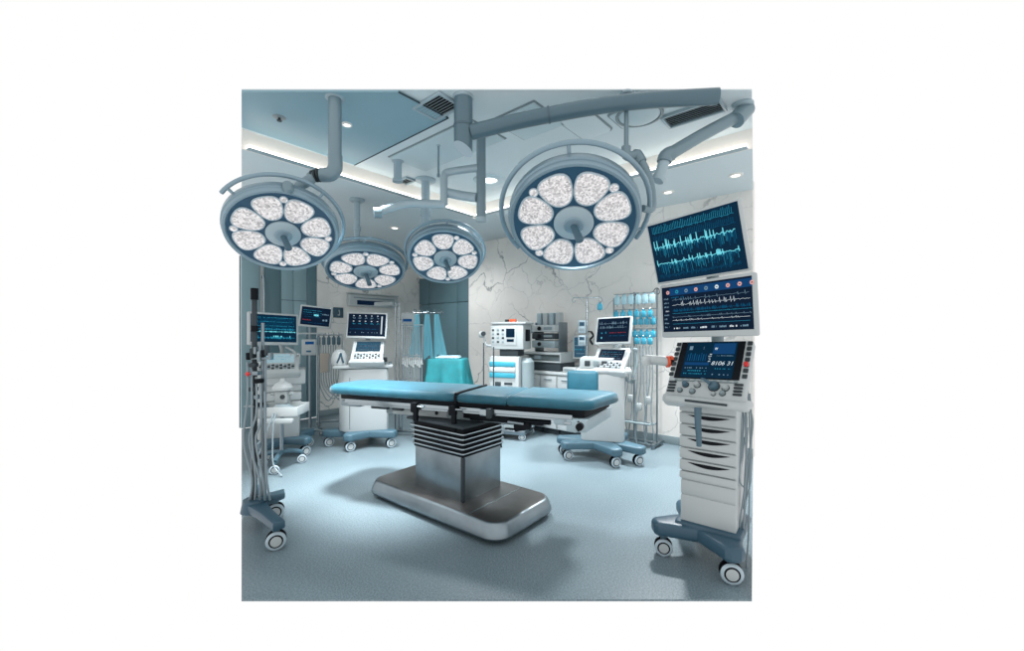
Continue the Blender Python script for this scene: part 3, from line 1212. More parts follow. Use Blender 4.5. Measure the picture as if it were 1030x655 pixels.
def frame_of(root, c, yaw, tilt=0.0, roll=0.0):
    """local matrix of a panel at world place c whose front (-Y) looks along yaw; tilt>0 leans the face up"""
    Wm = Matrix.Translation(c) @ Matrix.Rotation(yaw, 4, 'Z') @ Matrix.Rotation(-tilt, 4, 'X') @ Matrix.Rotation(roll, 4, 'Y')
    Rt = Matrix.Translation(root.location) @ Matrix.Rotation(root.rotation_euler.z, 4, 'Z')
    return Rt.inverted() @ Wm


def local(root, p):
    Rt = Matrix.Translation(root.location) @ Matrix.Rotation(root.rotation_euler.z, 4, 'Z')
    return Rt.inverted() @ V(p)


def cables(root, lst, mk='tube', r=0.006, name='cable'):
    for pts in lst:
        b = B(mk)
        b.tube([local(root, p) for p in pts], r, 6, sub=5)
        b.build(name, root)


# ------------------------------------------------------------------ operating table
tbl = thing('operating_table', 'operating table with teal padded top on a steel column and wide foot', 'operating table', (-0.40, 3.30, 0), rad(-21))
PZ = Matrix.Rotation(rad(-17), 4, 'Z')
b = B(['steel', 'steel_warm'])
b.T = PZ @ Matrix.Translation((0.0, -0.06, 0))
BL, BW = 1.44, 0.70
rings = []
t = bmesh.new()
for off, z in ((0.040, 0.015), (0.008, 0.035), (0.0, 0.052), (0.004, 0.075), (0.022, 0.122), (0.030, 0.134), (0.042, 0.140)):
    pts = rrect(BL - 2 * off, BW - 2 * off, 0.13 - off * 0.5, 8)
    rings.append([t.verts.new((x, y, z)) for x, y in pts])
for i in range(len(rings) - 1):
    n = len(rings[0])
    for k in range(n):
        t.faces.new((rings[i][k], rings[i][(k + 1) % n], rings[i + 1][(k + 1) % n], rings[i + 1][k]))
t.faces.new(rings[0][::-1])
t.faces.new(rings[-1])
bmesh.ops.recalc_face_normals(t, faces=t.faces[:])
b._take(t)
b.bm.faces.ensure_lookup_table()
b.bm.faces[-1].material_index = 1
foot = b.build('foot', tbl)
b = B('black')
b.T = PZ @ Matrix.Translation((0.0, -0.06, 0))
b.prism(rrect(BL - 0.16, BW - 0.16, 0.09, 6), 0.0, 0.02)
b.build('plinth', foot)
b = B('chrome')
b.T = PZ
b.box((0.42, -0.06, 0.1410), (0.008, BW - 0.10, 0.003), 0.001)
b.build('seam_strip', foot)
# column
b = B('steel')
b.T = PZ @ Matrix.Translation((0.0, -0.045, 0))
b.box((0, 0, 0.30), (0.53, 0.42, 0.33), 0.008)
b.build('column', tbl)
b = B('grey_dark')
b.T = PZ @ Matrix.Translation((0.0, -0.045, 0))
b.box((0.257, -0.203, 0.30), (0.03, 0.03, 0.325), 0.012)
b.build('corner_post', tbl)
for i in range(5):
    b = B('chrome')
    b.T = PZ @ Matrix.Translation((0.0, -0.045, 0))
    s = 0.0
    b.prism(rrect(0.57 + 0.008 * i, 0.46 + 0.008 * i, 0.02, 4), 0.482 + i * 0.036, 0.494 + i * 0.036, 0.003)
    b.build('bellows_plate', tbl)
b = B('black')
b.T = PZ @ Matrix.Translation((0.0, -0.045, 0))
b.box((0, 0, 0.57), (0.545, 0.435, 0.22), 0.006)
b.build('bellows_core', tbl)
b = B(['grey_dark', 'black'])
b.T = PZ @ Matrix.Translation((0.0, -0.045, 0))
b.box((0.0, 0.0, 0.684), (0.62, 0.52, 0.02), 0.006)
b.build('head_plate', tbl)
b = B('grey')
b.box((-0.30, -0.02, 0.735), (0.62, 0.30, 0.085), 0.015)
b.box((0.16, -0.03, 0.735), (0.42, 0.30, 0.08), 0.012)
b.build('slide_housing', tbl)
b = B('white2')
b.box((-0.28, -0.178, 0.735), (0.50, 0.012, 0.07), 0.006)
b.build('cover_panel', tbl)
b = B('black')
b.cyl((-0.12, -0.184, 0.735), (-0.12, -0.192, 0.735), 0.014)
b.box((0.14, -0.182, 0.735), (0.06, 0.012, 0.04), 0.004)
b.build('control_socket', tbl)
# under frame, rails
b = B('black')
b.prism([(-1.12, -0.12), (-1.12, 0.12), (-1.04, 0.20), (-0.80, 0.25), (1.10, 0.25), (1.13, 0.20), (1.05, -0.20), (1.03, -0.25), (-0.80, -0.25), (-1.04, -0.20)], 0.795, 0.842, 0.006)
b.build('seat_frame', tbl)
for y in (-0.285, 0.285):
    for x0, x1 in ((-0.92, 0.05), (0.13, 0.96)):
        b = B('chrome')
        b.box(((x0 + x1) / 2, y, 0.800), (x1 - x0, 0.014, 0.030), 0.004)
        b.box(((x0 + x1) / 2, y * 0.94, 0.776), (x1 - x0 - 0.04, 0.022, 0.016), 0.004)
        for k in range(3):
            x = x0 + 0.08 + (x1 - x0 - 0.16) * k / 2
            b.cyl((x, y, 0.80), (x, y * 0.86, 0.805), 0.010, n=12)
        b.build('side_rail', tbl)
# clamps on the near rail
for x, hgt in ((-0.24, 0.10), (0.085, 0.15)):
    b = B(['black', 'chrome'])
    b.box((x, -0.300, 0.790), (0.055, 0.045, 0.075), 0.008)
    b.box((x + 0.012, -0.306, 0.79 - hgt / 2), (0.035, 0.030, hgt), 0.006)
    b.m(1).cyl((x + 0.03, -0.312, 0.80), (x + 0.085, -0.312, 0.80), 0.007, n=12)
    b.build('rail_clamp', tbl)
b = B(['chrome', 'grey_dark'])
b.box((0.33, -0.302, 0.792), (0.055, 0.035, 0.05), 0.01)
b.m(1).box((0.375, -0.302, 0.79), (0.04, 0.045, 0.07), 0.008)
b.build('rail_clamp', tbl)
# under right half: actuators
b = B('black')
b.box((0.46, -0.20, 0.735), (0.56, 0.05, 0.05), 0.01)
b.box((0.60, -0.24, 0.70), (0.12, 0.05, 0.05), 0.01, rot=(0, rad(-14), 0))
b.cyl((0.50, -0.24, 0.735), (0.80, -0.24, 0.745), 0.018, n=14)
b.build('actuator', tbl)
b = B('steel')
b.cyl((0.28, -0.16, 0.70), (0.62, -0.20, 0.705), 0.010, n=12)
b.cyl((0.50, -0.262, 0.73), (0.62, -0.268, 0.725), 0.012, n=12)
b.build('push_rod', tbl)
b = B('grey_dark')
b.box((-0.62, -0.22, 0.752), (0.16, 0.04, 0.022), 0.006)
b.box((-0.45, -0.22, 0.748), (0.10, 0.03, 0.02), 0.006)
b.build('lever', tbl)
b = B('steel')
b.box((-0.92, 0.0, 0.765), (0.20, 0.46, 0.05), 0.012)
b.build('leg_bracket', tbl)
# end block at the right
b = B(['lamp_white', 'black', 'chrome'])
b.prism([(0.92, -0.29), (1.05, -0.29), (1.13, 0.29), (0.98, 0.29)], 0.703, 0.788, 0.012)
b.box((0.90, -0.23, 0.765), (0.14, 0.10, 0.05), 0.01)
b.m(1).box((1.0, -0.288, 0.745), (0.016, 0.01, 0.07), 0.003)
b.m(2).box((0.93, -0.289, 0.76), (0.05, 0.012, 0.02), 0.004)
b.build('end_block', tbl)
b = B(['black', 'chrome'])
b.cyl((1.01, -0.29, 0.745), (1.01, -0.315, 0.745), 0.024, n=20)
b.m(1).cyl((1.01, -0.289, 0.745), (1.01, -0.296, 0.745), 0.030, n=20)
b.build('lock_knob', tbl)


def pad(poly, z0, z1, crown=0.014):
    """upholstered pad: rounded edge all round, slightly crowned"""
    b = B('pad')
    t = bmesh.new()
    n = len(poly)
    c = V((sum(p[0] for p in poly) / n, sum(p[1] for p in poly) / n, 0))
    prof = ((0.012, 0.0), (0.0, 0.012), (0.0, (z1 - z0) * 0.5), (0.006, (z1 - z0) * 0.78), (0.020, (z1 - z0) * 0.95), (0.045, z1 - z0))
    rings = []
    for off, z in prof:
        r = []
        for x, y in poly:
            d = V((x, y, 0)) - c
            sx = math.copysign(min(off, abs(d.x)), d.x) if abs(d.x) > 1e-6 else 0
            sy = math.copysign(min(off, abs(d.y)), d.y) if abs(d.y) > 1e-6 else 0
            r.append(t.verts.new((x - sx, y - sy, z0 + z)))
        rings.append(r)
    for s in (0.7, 0.35):
        r = []
        for v in rings[len(prof) - 1]:
            q = c + (V((v.co.x, v.co.y, 0)) - c) * s
            r.append(t.verts.new((q.x, q.y, z1 + crown * (1 - s))))
        rings.append(r)
    for i in range(len(rings) - 1):
        for k in range(n):
            t.faces.new((rings[i][k], rings[i][(k + 1) % n], rings[i + 1][(k + 1) % n], rings[i + 1][k]))
    t.faces.new(rings[0][::-1])
    t.faces.new(rings[-1])
    bmesh.ops.recalc_face_normals(t, faces=t.faces[:])
    return b._take(t)


def arc(cx, cy, r, a0, a1, n=7):
    return [(cx + r * math.cos(rad(a0 + (a1 - a0) * i / n)), cy + r * math.sin(rad(a0 + (a1 - a0) * i / n))) for i in range(n + 1)]


def dens(poly, step=0.08):
    out = []
    for i in range(len(poly)):
        p, q = V(poly[i]), V(poly[(i + 1) % len(poly)])
        k = max(1, int((q - p).length / step))
        for j in range(k):
            r = p + (q - p) * j / k
            out.append((r.x, r.y))
    return out


legp = [(0.082, -0.27), (0.082, 0.27), (-0.80, 0.27)] + arc(-1.03, 0.11, 0.16, 80, 180) + arc(-1.03, -0.11, 0.16, 180, 280) + [(-0.80, -0.27)]
pad(dens(legp), 0.842, 0.912).build('leg_pad', tbl, angle=60)
pad(dens([(0.098, -0.27), (0.488, -0.27), (0.488, 0.27), (0.098, 0.27)]), 0.842, 0.908).build('seat_pad', tbl, angle=60)
headp = [(0.494, 0.27), (0.494, -0.27)] + arc(1.0, -0.17, 0.10, -90, -20) + arc(1.09, 0.16, 0.11, 0, 90)
pad(dens(headp), 0.842, 0.915, 0.022).build('head_pad', tbl, angle=60)
b = B('black')
b.box((0.09, 0, 0.880), (0.022, 0.55, 0.068), 0.008)
b.box((0.09, -0.275, 0.84), (0.022, 0.008, 0.10), 0.003)
b.build('strap', tbl)
# raised blue side support on the far rail
b = B('pad')
p = local(tbl, at(586, 372, 3.18))
b.T = Tm((p.x, p.y, 0.0), 0, 0, rad(8))
b.box((0, 0, 0.975), (0.24, 0.055, 0.17), 0.028, seg=4, rot=(rad(-8), 0, 0))
b.build('side_support', tbl)
b = B('chrome')
b.T = Tm((p.x, p.y, 0.0), 0, 0, rad(8))
b.cyl((0, 0.0, 0.80), (0, 0.0, 0.91), 0.012, n=12)
b.cyl((0, 0.0, 0.805), (0, 0.29 - p.y, 0.805), 0.012, n=12)
b.build('support_rod', tbl)


# ------------------------------------------------------------------ big console cart on the right
big = thing('monitor_cart', 'tall white drawer cart at the right with two stacked monitors and control console', 'monitor cart', (1.22, 2.52, 0), rad(-38))
cors = [(-0.23, -0.19), (0.15, -0.25), (-0.19, 0.17), (0.08, 0.17)]
bb_ = star_base(big, cors, 0.0, -0.03, 0.13, 0.215, 0.17, 0.13, 'blue_dark', 0.025)
b = B('blue_dark')
b.box((0.01, -0.01, 0.205), (0.36, 0.36, 0.06), 0.02)
b.build('base_cover', bb_)
for (x, y), r in zip(cors, (0.052, 0.058, 0.052, 0.052)):
    caster(big, x, y, r, rad(-68))
b = B(['white', 'seam'])
b.box((0.012, 0.0, 0.595), (0.295, 0.32, 0.76), 0.012)
b.build('body', big)
for i in range(7):
    z0, z1 = [(0.885, 0.955), (0.815, 0.88), (0.745, 0.81), (0.675, 0.74), (0.605, 0.67), (0.535, 0.60), (0.485, 0.53)][i]
    b = B('white')
    b.box((0.012, -0.166, (z0 + z1) / 2), (0.305, 0.022, z1 - z0 - 0.003), 0.005)
    d = b.build('drawer', big)
    if i < 6:
        b = B('black')
        # crescent finger grip
        pts = [(-0.105 + 0.225 * k / 10, 0.0) for k in range(11)] + [(0.120 - 0.225 * k / 10, -0.021 * math.sin(PI * k / 10)) for k in range(1, 10)]
        b.T = Tm((0.012, -0.1775, z1 - 0.012), rad(90))
        b.prism(pts, 0.0, 0.003)
        b.build('finger_grip', d, smooth=False)
for z0, z1 in ((0.395, 0.478), (0.22, 0.390)):
    b = B('white')
    b.box((0.012, -0.160, (z0 + z1) / 2), (0.295, 0.012, z1 - z0 - 0.004), 0.004)
    b.build('lower_panel', big)
b = B('white')
b.box((-0.16, -0.09, 0.94), (0.06, 0.12, 0.025), 0.008)
b.build('side_shelf', big)
# console
CY = rad(-46)
Tc = frame_of(big, at(711.5, 371.5, 2.36), CY, rad(36), rad(-2.5))
b = B(['white', 'grey_dark'])
b.T = Tc
CW, CH = 0.425, 0.40
b.box((0, 0.03, 0), (CW, 0.06, CH), 0.014)
b.box((0, 0.045, -CH / 2 + 0.01), (CW + 0.03, 0.085, 0.05), 0.018)
con = b.build('console', big)
b = B(SM)
b.T = Tc @ Matrix.Translation((-0.002, -0.002, 0.062))
sw, sh = 0.335, 0.245
b.box((0, 0.0, 0), (sw + 0.02, 0.004, sh + 0.012), 0.002)
b.bm.faces.ensure_lookup_table()
for f in b.bm.faces:
    f.material_index = SM.index('black')
b.m(SM.index('navy')).face([(-0.14, -0.003, -sh / 2), (0.14, -0.003, -sh / 2), (0.14, -0.003, sh / 2), (-0.14, -0.003, sh / 2)])
content(b, 0.28, sh, 'console', 5, -0.004)
b.build('touch_screen', con, smooth=False)


def text_mesh(txt, name, size, mk, parent, T, depth=0.0):
    cu = bpy.data.curves.new(name, 'FONT')
    cu.body = txt
    cu.size = size
    cu.align_x = 'CENTER'
    cu.shear = 0.2
    ob = bpy.data.objects.new('tmp_text', cu)
    COL.objects.link(ob)
    bpy.context.view_layer.update()
    me = bpy.data.meshes.new_from_object(ob.evaluated_get(bpy.context.evaluated_depsgraph_get()))
    bpy.data.objects.remove(ob)
    me.transform(T)
    me.materials.clear()
    me.materials.append(M[mk])
    o = bpy.data.objects.new(name, me)
    COL.objects.link(o)
    o.parent = parent
    return o


text_mesh('8106 31', 'digits', 0.036, 'g_white', con, Tc @ Matrix.Translation((0.075, -0.0075, 0.025)) @ Matrix.Rotation(rad(90), 4, 'X'))
# side keys
for sx in (-1, 1):
    for k in range(7):
        b = B('grey_dark')
        b.T = Tc
        b.box((sx * 0.199, -0.003, 0.175 - 0.036 * k), (0.026, 0.01, 0.024), 0.004)
        b.build('side_key', con)
b = B(['grey', 'white2'])
b.T = Tc
b.box((0, -0.003, -0.078), (0.34, 0.008, 0.016), 0.003)
for k in range(9):
    b.m(1).box((-0.14 + 0.035 * k, -0.007, -0.078), (0.022, 0.004, 0.008), 0.002)
b.build('key_strip', con)
for (x, z, r, mk, L_) in ((-0.10, -0.110, 0.016, 'blue', 0.03), (-0.035, -0.108, 0.016, 'white2', 0.025), (0.055, -0.112, 0.026, 'blue', 0.03), (0.115, -0.118, 0.017, 'white2', 0.025),
                          (-0.125, -0.148, 0.013, 'grey', 0.02), (-0.055, -0.150, 0.015, 'grey', 0.02), (0.06, -0.158, 0.011, 'white2', 0.015), (0.105, -0.152, 0.014, 'grey', 0.02)):
    b = B([mk, 'grey_dark'])
    b.T = Tc @ Matrix.Translation((x, 0, z)) @ Matrix.Rotation(rad(90), 4, 'X')
    b.lathe([(0, L_), (r * 0.75, L_), (r * 0.9, L_ * 0.8), (r, 0.004), (r * 1.2, 0.003), (r * 1.2, 0)], 20, mats=[0, 0, 0, 1, 1])
    b.build('knob', con)
b = B('blue')
b.T = Tc
b.tube([(0.045, -0.03, -0.112), (0.015, -0.035, -0.092), (-0.01, -0.03, -0.080)], (0.012, 0.004), 10)
b.build('lever', con)
for sx in (-1, 1):
    b = B('grey_dark')
    b.T = Tc
    for k in range(4):
        b.box((sx * 0.178, -0.004, -0.095 - 0.020 * k), (0.044, 0.010, 0.012), 0.003)
    b.build('button_block', con)
b = B('red')
b.T = Tc @ Matrix.Translation((0.199, -0.008, 0.03)) @ Matrix.Rotation(rad(90), 4, 'X')
b.lathe([(0, 0.018), (0.011, 0.016), (0.014, 0.008), (0.014, 0)], 18)
b.build('stop_button', con)
b = B(['white', 'grey_dark'])
p = local(big, at(708, 407, 2.28))
b.T = frame_of(big, at(707, 405, 2.24), CY)
b.box((0, 0.05, 0), (0.44, 0.13, 0.045), 0.02, seg=3)
b.m(1).box((0.02, -0.022, 0.004), (0.22, 0.004, 0.012), 0.001)
b.build('front_tray', big)
b = B('blue')
b.tube([local(big, at(702, 410, 2.27)), local(big, at(702, 425, 2.26)), local(big, at(703, 440, 2.25)), local(big, at(703, 449, 2.25))], (0.019, 0.013), 14)
b.build('paddle_handle', big)
# stacked monitors on a rear post
monitor(big, frame_of(big, at(707.5, 308.5, 2.30), rad(-58), rad(-2), rad(-1.5)), 0.540, 0.270, 0.016, 'icons', 21, 'white', 0.03, 0.034, 'navy2', label='lower monitor with a row of round icons and thin grey traces')
monitor(big, frame_of(big, at(698, 247.4, 2.30), rad(-52), rad(-15), rad(-2.6)), 0.520, 0.346, 0.012, 'big_wave', 11, 'white', 0.03, 0.012, 'navy', label='upper monitor, tilted, with two bright cyan waveforms')
b = B('grey')
p0 = at(722, 385, 2.60)
b.tube([local(big, V((1.27, 2.55, 1.0))), local(big, V((1.27, 2.55, 1.35))), local(big, V((1.20, 2.48, 1.75)))], 0.035, 14)
b.cyl(local(big, V((1.13, 2.34, 1.49))), local(big, V((1.25, 2.53, 1.49))), 0.03, n=14)
b.cyl(local(big, V((1.08, 2.36, 1.84))), local(big, V((1.20, 2.48, 1.75))), 0.03, n=14)
b.build('monitor_post', big)
# white side arm with orange grip
b = B('white')
pa, pb = at(650, 362, 2.62), at(674, 364, 2.56)
b.tube([local(big, V((pa.x, pa.y, pa.z - 0.03))), local(big, pa), local(big, pa + V((0.04, 0, 0.0))), local(big, pb)], 0.030, 14, sub=5)
b.build('side_arm', big)
b = B(['orange', 'black'])
for k in range(4):
    x = pb + V((-0.022 + 0.018 * k, -0.004 * k, 0.006 * (k % 2)))
    b.cyl(local(big, x), local(big, x + V((0.014, 0, 0))), 0.036 - 0.003 * k, n=14)
b.m(1).box(local(big, pb + V((0.0, -0.036, 0))), (0.02, 0.008, 0.03), 0.003)
b.build('grip', big)
cl = []
for k, (x0, x1, y1) in enumerate(((744, 741, 585), (748, 745, 560), (752, 751, 520), (754, 753, 592), (749, 742, 540), (746, 749, 500), (755, 748, 575))):
    d0, d1 = 2.42, 2.36
    cl.append([at(x0, 378 + 6 * k, 2.47), at(x0 + 2, 430, d0), at((x0 + x1) / 2 + 4 * math.sin(k), 480, d1), at(x1, (480 + y1) / 2, d1), at(x1 - 3, y1 - 12, d1 + 0.02), at(x0, 420 + 5 * k, d0 + 0.06)][:5 if k % 2 else 6])
cables(big, cl, 'tube', 0.005)


# ------------------------------------------------------------------ smaller carts
def small_console(root, c, yaw, tilt, w, h, style='small', scr='slate', mk='white', seed=3):
    T = frame_of(root, c, yaw, tilt)
    b = B([mk, 'grey'])
    b.T = T
    b.box((0, 0.025, 0), (w, 0.05, h), 0.014)
    b.box((0, 0.05, -h / 2 + 0.015), (w + 0.03, 0.09, 0.05), 0.018)
    con = b.build('console', root)
    b = B(SM)
    b.T = T @ Matrix.Translation((0, -0.002, h * 0.16))
    b.m(SM.index(scr)).face([(-w * 0.38, 0, -h * 0.22), (w * 0.38, 0, -h * 0.22), (w * 0.38, 0, h * 0.24), (-w * 0.38, 0, h * 0.24)])
    content(b, w * 0.74, h * 0.42, style, seed, -0.001)
    b.build('screen', con, smooth=False)
    b = B(['grey', 'grey_dark'])
    b.T = T
    for j in range(3):
        for k in range(9):
            b.m((j + k) % 2).box((-w * 0.36 + w * 0.09 * k, -0.004, -h * (0.18 + 0.085 * j)), (w * 0.065, 0.010, h * 0.055), 0.002)
    b.build('keypad', con)
    return con


c1 = thing('ultrasound_cart', 'white console cart at far left, its body behind a low tray stand', 'medical cart', (-2.60, 4.62, 0), rad(26))
cors = [local(c1, p) for p in (V((-2.28, 4.54, 0)), V((-2.58, 4.32, 0)), V((-2.42, 4.90, 0)), V((-2.78, 4.80, 0)))]
cors = [(p.x, p.y) for p in cors]
star_base(c1, cors, 0.02, 0.0, 0.13, 0.21, 0.18, 0.13)
for x, y in cors:
    caster(c1, x, y, 0.055, rad(-60))
b = B('white')
b.box((0.0, 0.02, 0.50), (0.40, 0.36, 0.60), 0.02)
b.box((0.03, -0.02, 0.87), (0.46, 0.42, 0.16), 0.02)
b.build('body', c1)
for i, z in enumerate((0.76, 0.66, 0.56)):
    b = B('white')
    b.box((0.03, -0.17, z), (0.38, 0.03, 0.085), 0.008)
    d = b.build('drawer', c1)
    b = B('grey_dark')
    b.box((0.03, -0.188, z + 0.032), (0.20, 0.008, 0.010), 0.003)
    b.build('pull', d)
small_console(c1, at(279, 364, 4.45), rad(26), rad(50), 0.42, 0.30, 'small', 'lcd', seed=4)
monitor(c1, frame_of(c1, at(276, 330.5, 4.45), rad(50), rad(6), rad(2)), 0.455, 0.295, 0.022, 'rows', 31, 'white', 0.045, 0.030)
b = B('white2')
b.tube([local(c1, at(284, 372, 4.66)), local(c1, at(284, 352, 4.62)), local(c1, at(277, 334, 4.52))], 0.022, 12)
b.tube([local(c1, at(288, 349, 4.6)), local(c1, at(297, 355, 4.58)), local(c1, at(296, 362, 4.58))], 0.014, 10)
b.build('monitor_post', c1)
b = B('white')
for (dx, dz) in ((0, 0.05), (0, -0.05), (0.045, 0), (-0.045, 0)):
    q = local(c1, at(297, 361, 4.58))
    b.box(q + V((dx, 0, dz)), (0.10 if dz else 0.014, 0.014, 0.014 if dz else 0.11), 0.005)
b.build('cable_bracket', c1)

c2 = thing('imaging_cart', 'white cart left of the operating table carrying a dome with forked strap', 'medical cart', (-1.80, 5.02, 0), rad(18))
cors = [local(c2, p) for p in (gp(331, 449), gp(352, 454), gp(393, 450), V((-1.80, 5.3, 0)))]
cors = [(p.x, p.y) for p in cors]
star_base(c2, cors, 0.0, -0.04, 0.12, 0.205, 0.20, 0.14)
for x, y in cors:
    caster(c2, x, y, 0.056, rad(-70))
b = B(['white', 'seam'])
b.prism([(-0.27, -0.10), (-0.21, -0.19), (-0.15, -0.21), (0.26, -0.21), (0.28, -0.18), (0.28, 0.19), (-0.27, 0.19)], 0.20, 0.93, 0.012)
b.m(1).box((-0.15, -0.2125, 0.53), (0.005, 0.004, 0.60))
b.m(1).box((0.055, -0.2125, 0.72), (0.40, 0.004, 0.005))
b.build('body', c2)
b = B('white2')
b.box((0.0, -0.02, 0.955), (0.66, 0.46, 0.035), 0.012)
b.build('shelf', c2)
b = B('white')
b.box((0.065, 0.02, 1.03), (0.36, 0.32, 0.11), 0.014)
b.build('processor_box', c2)
for k in range(4):
    b = B('grey_dark' if k % 2 else 'steel')
    b.box((-0.02 + 0.085 * k, -0.145, 1.03), (0.065, 0.016, 0.055), 0.006)
    b.build('socket', c2)
for k in range(6):
    b = B('chrome')
    q = V((-0.06 + 0.07 * k, -0.215, 0.985))
    b.cyl(q + V((0, 0, -0.012)), q + V((0.012, -0.02, 0.02)), 0.014, n=12)
    b.build('connector', c2)
small_console(c2, at(370, 352.5, 4.82), rad(10), rad(42), 0.36, 0.33, 'small', 'slate', seed=8)
monitor(c2, frame_of(c2, at(369, 327, 4.86), rad(2), rad(7), rad(1.4)), 0.435, 0.265, 0.020, 'grid', 41, 'white', 0.045, 0.026, 'navy2')
b = B('white2')
b.tube([local(c2, at(370, 366, 5.05)), local(c2, at(370, 345, 5.0)), local(c2, at(370, 330, 4.93))], 0.03, 12)
b.build('monitor_post', c2)
q = local(c2, at(341.5, 366, 4.86))
hood = thing('suction_unit', 'white domed unit with dark forked strap on the shelf of the seamed white cart', 'medical device', (at(341.5, 0, 4.86).x, 4.86, 0.9735), rad(18))
b = B('white')
b.lathe([(0, 0), (0.085, 0), (0.092, 0.02), (0.090, 0.09), (0.070, 0.15), (0.035, 0.18), (0, 0.187)], 28)
b.build('dome', hood)
b = B('blue_dark')
b.tube([(-0.02, -0.090, 0.03), (0.005, -0.094, 0.09), (0.02, -0.080, 0.14), (0.034, -0.088, 0.08), (0.05, -0.086, 0.03)], 0.010, 8)
b.build('strap', hood)

c3 = thing('console_cart', 'white console cart behind the right end of the operating table with dark trace monitor', 'medical cart', (1.02, 4.62, 0), rad(-14))
cors = [(-0.36, -0.32), (-0.43, -0.12), (0.13, -0.45), (0.36, -0.33), (0.20, 0.2)]
star_base(c3, cors, -0.02, -0.12, 0.12, 0.20, 0.20, 0.14)
for x, y in cors:
    caster(c3, x, y, 0.054, rad(-60))
b = B('white')
b.prism(rrect(0.46, 0.40, 0.06, 5, 0.0, -0.06), 0.20, 0.92, 0.01)
b.build('body', c3)
b = B('white2')
b.box((0.01, -0.06, 0.94), (0.58, 0.46, 0.04), 0.014)
b.build('shelf', c3)
b = B(['white', 'grey'])
b.box((-0.02, -0.04, 1.02), (0.44, 0.34, 0.12), 0.014)
b.build('processor_box', c3)
for k in range(4):
    b = B('grey' if k % 2 else 'grey_dark')
    b.box((-0.16 + 0.09 * k, -0.215, 1.02), (0.06, 0.014, 0.06), 0.006)
    b.build('socket', c3)
small_console(c3, at(613.5, 361, 4.42), rad(-36), rad(42), 0.37, 0.32, 'small', 'navy2', seed=9)
monitor(c3, frame_of(c3, at(616.5, 332, 4.5), rad(-38), rad(16), rad(-2)), 0.37, 0.27, 0.018, 'channels', 51, 'white', 0.045, 0.022, 'navy2')
b = B('white2')
b.tube([local(c3, at(618, 372, 4.75)), local(c3, at(620, 350, 4.70)), local(c3, at(618, 335, 4.56))], 0.028, 12)
b.build('monitor_post', c3)
b = B(['grey', 'black'])
b.box(local(c3, at(639, 352, 4.6)), (0.05, 0.06, 0.04), 0.012)
b.tube([local(c3, at(639, 354, 4.6)), local(c3, at(640, 366, 4.58)), local(c3, at(637, 380, 4.56))], 0.016, 10)
b.cyl(local(c3, at(639, 384, 4.6)), local(c3, at(634, 384, 4.62)), 0.02, n=12)
b.tube([local(c3, at(639, 382, 4.6)), local(c3, at(632, 384, 4.6)), V((0.22, -0.1, 0.94))], 0.016, 10)
b.build('probe_holder', c3)


# ------------------------------------------------------------------ foreground stand at the left edge
st = thing('equipment_stand', 'dark multi-pole stand with hoses and red knob at the left picture edge', 'equipment stand', (-1.785, 2.86, 0), 0)
cors = [local(st, p) for p in (V((-1.475, 2.58, 0)), V((-1.72, 3.0, 0)), V((-1.93, 3.14, 0)))]
b = B('blue_dark')
for i, c in enumerate(cors):
    d = c.normalized()
    n = V((-d.y, d.x, 0))
    L_ = c.length
    pts = [n * 0.06, d * L_ * 0.6 + n * 0.04, d * (L_ + 0.05) + n * 0.035, d * (L_ + 0.05) - n * 0.035, d * L_ * 0.6 - n * 0.04, -n * 0.06]
    b.prism([(p.x, p.y) for p in pts][::-1], 0.13, 0.185, 0.012)
b.cyl((0, 0, 0.12), (0, 0, 0.20), 0.085, 0.07, 20)
b.build('base', st)
p = local(st, at(284, 497, 2.95))
b = B('blue')
b.prism([(0.0, 0.02), (p.x - 0.02, p.y + 0.06), (p.x + 0.03, p.y - 0.02), (0.03, -0.03)][::-1], 0.186, 0.215, 0.006)
b.build('foot_pedal', st)
for c, r in zip(cors, (0.058, 0.058, 0.05)):
    caster(st, c.x, c.y, r, rad(-62))
for k, (x, y, r, z0, z1, mk) in enumerate(((0.0, 0.0, 0.017, 0.18, 1.60, 'grey_dark'), (0.045, 0.02, 0.011, 0.20, 1.42, 'steel'), (-0.03, 0.03, 0.010, 0.2, 1.28, 'tube'), (0.075, 0.0, 0.008, 0.21, 1.18, 'steel'))):
    b = B(mk)
    b.cyl((x, y, z0), (x, y, z1), r, n=14)
    b.build('pole', st)
for z0, z1 in ((1.58, 1.66), (1.36, 1.40)):
    b = B('black')
    b.cyl((0, 0, z0), (0, 0, z1), 0.024, n=14)
    b.build('pole_clamp', st)
b = B('steel')
b.box((0.04, -0.01, 1.175), (0.17, 0.05, 0.012), 0.004)
b.box((0.02, -0.01, 0.845), (0.16, 0.03, 0.012), 0.004)
b.build('crossbar', st)
for k in range(7):
    b = B(['black', 'grey_dark', 'steel', 'grey'][k % 4])
    x = -0.02 + 0.025 * k
    z = 1.19 + 0.02 * (k % 3)
    b.box((x, -0.03, z), (0.022, 0.04, 0.05 + 0.02 * (k % 2)), 0.006)
    b.build('valve', st)
for k in range(6):
    b = B(['grey_dark', 'steel', 'black'][k % 3])
    b.box((0.01 + 0.018 * (k % 3), -0.025, 1.13 - 0.055 * k), (0.045, 0.05, 0.03), 0.008)
    b.build('pole_clamp', st)
b = B('red')
b.sphere((-0.015, -0.05, 1.07), 0.015)
b.build('red_knob', st)
b = B(['steel', 'white2'])
b.cyl((0.06, -0.03, 1.22), (0.06, -0.03, 1.29), 0.012, n=12)
b.m(1).box((0.06, -0.035, 0.80), (0.05, 0.04, 0.07), 0.01)
b.build('flow_meter', st)
hl = []
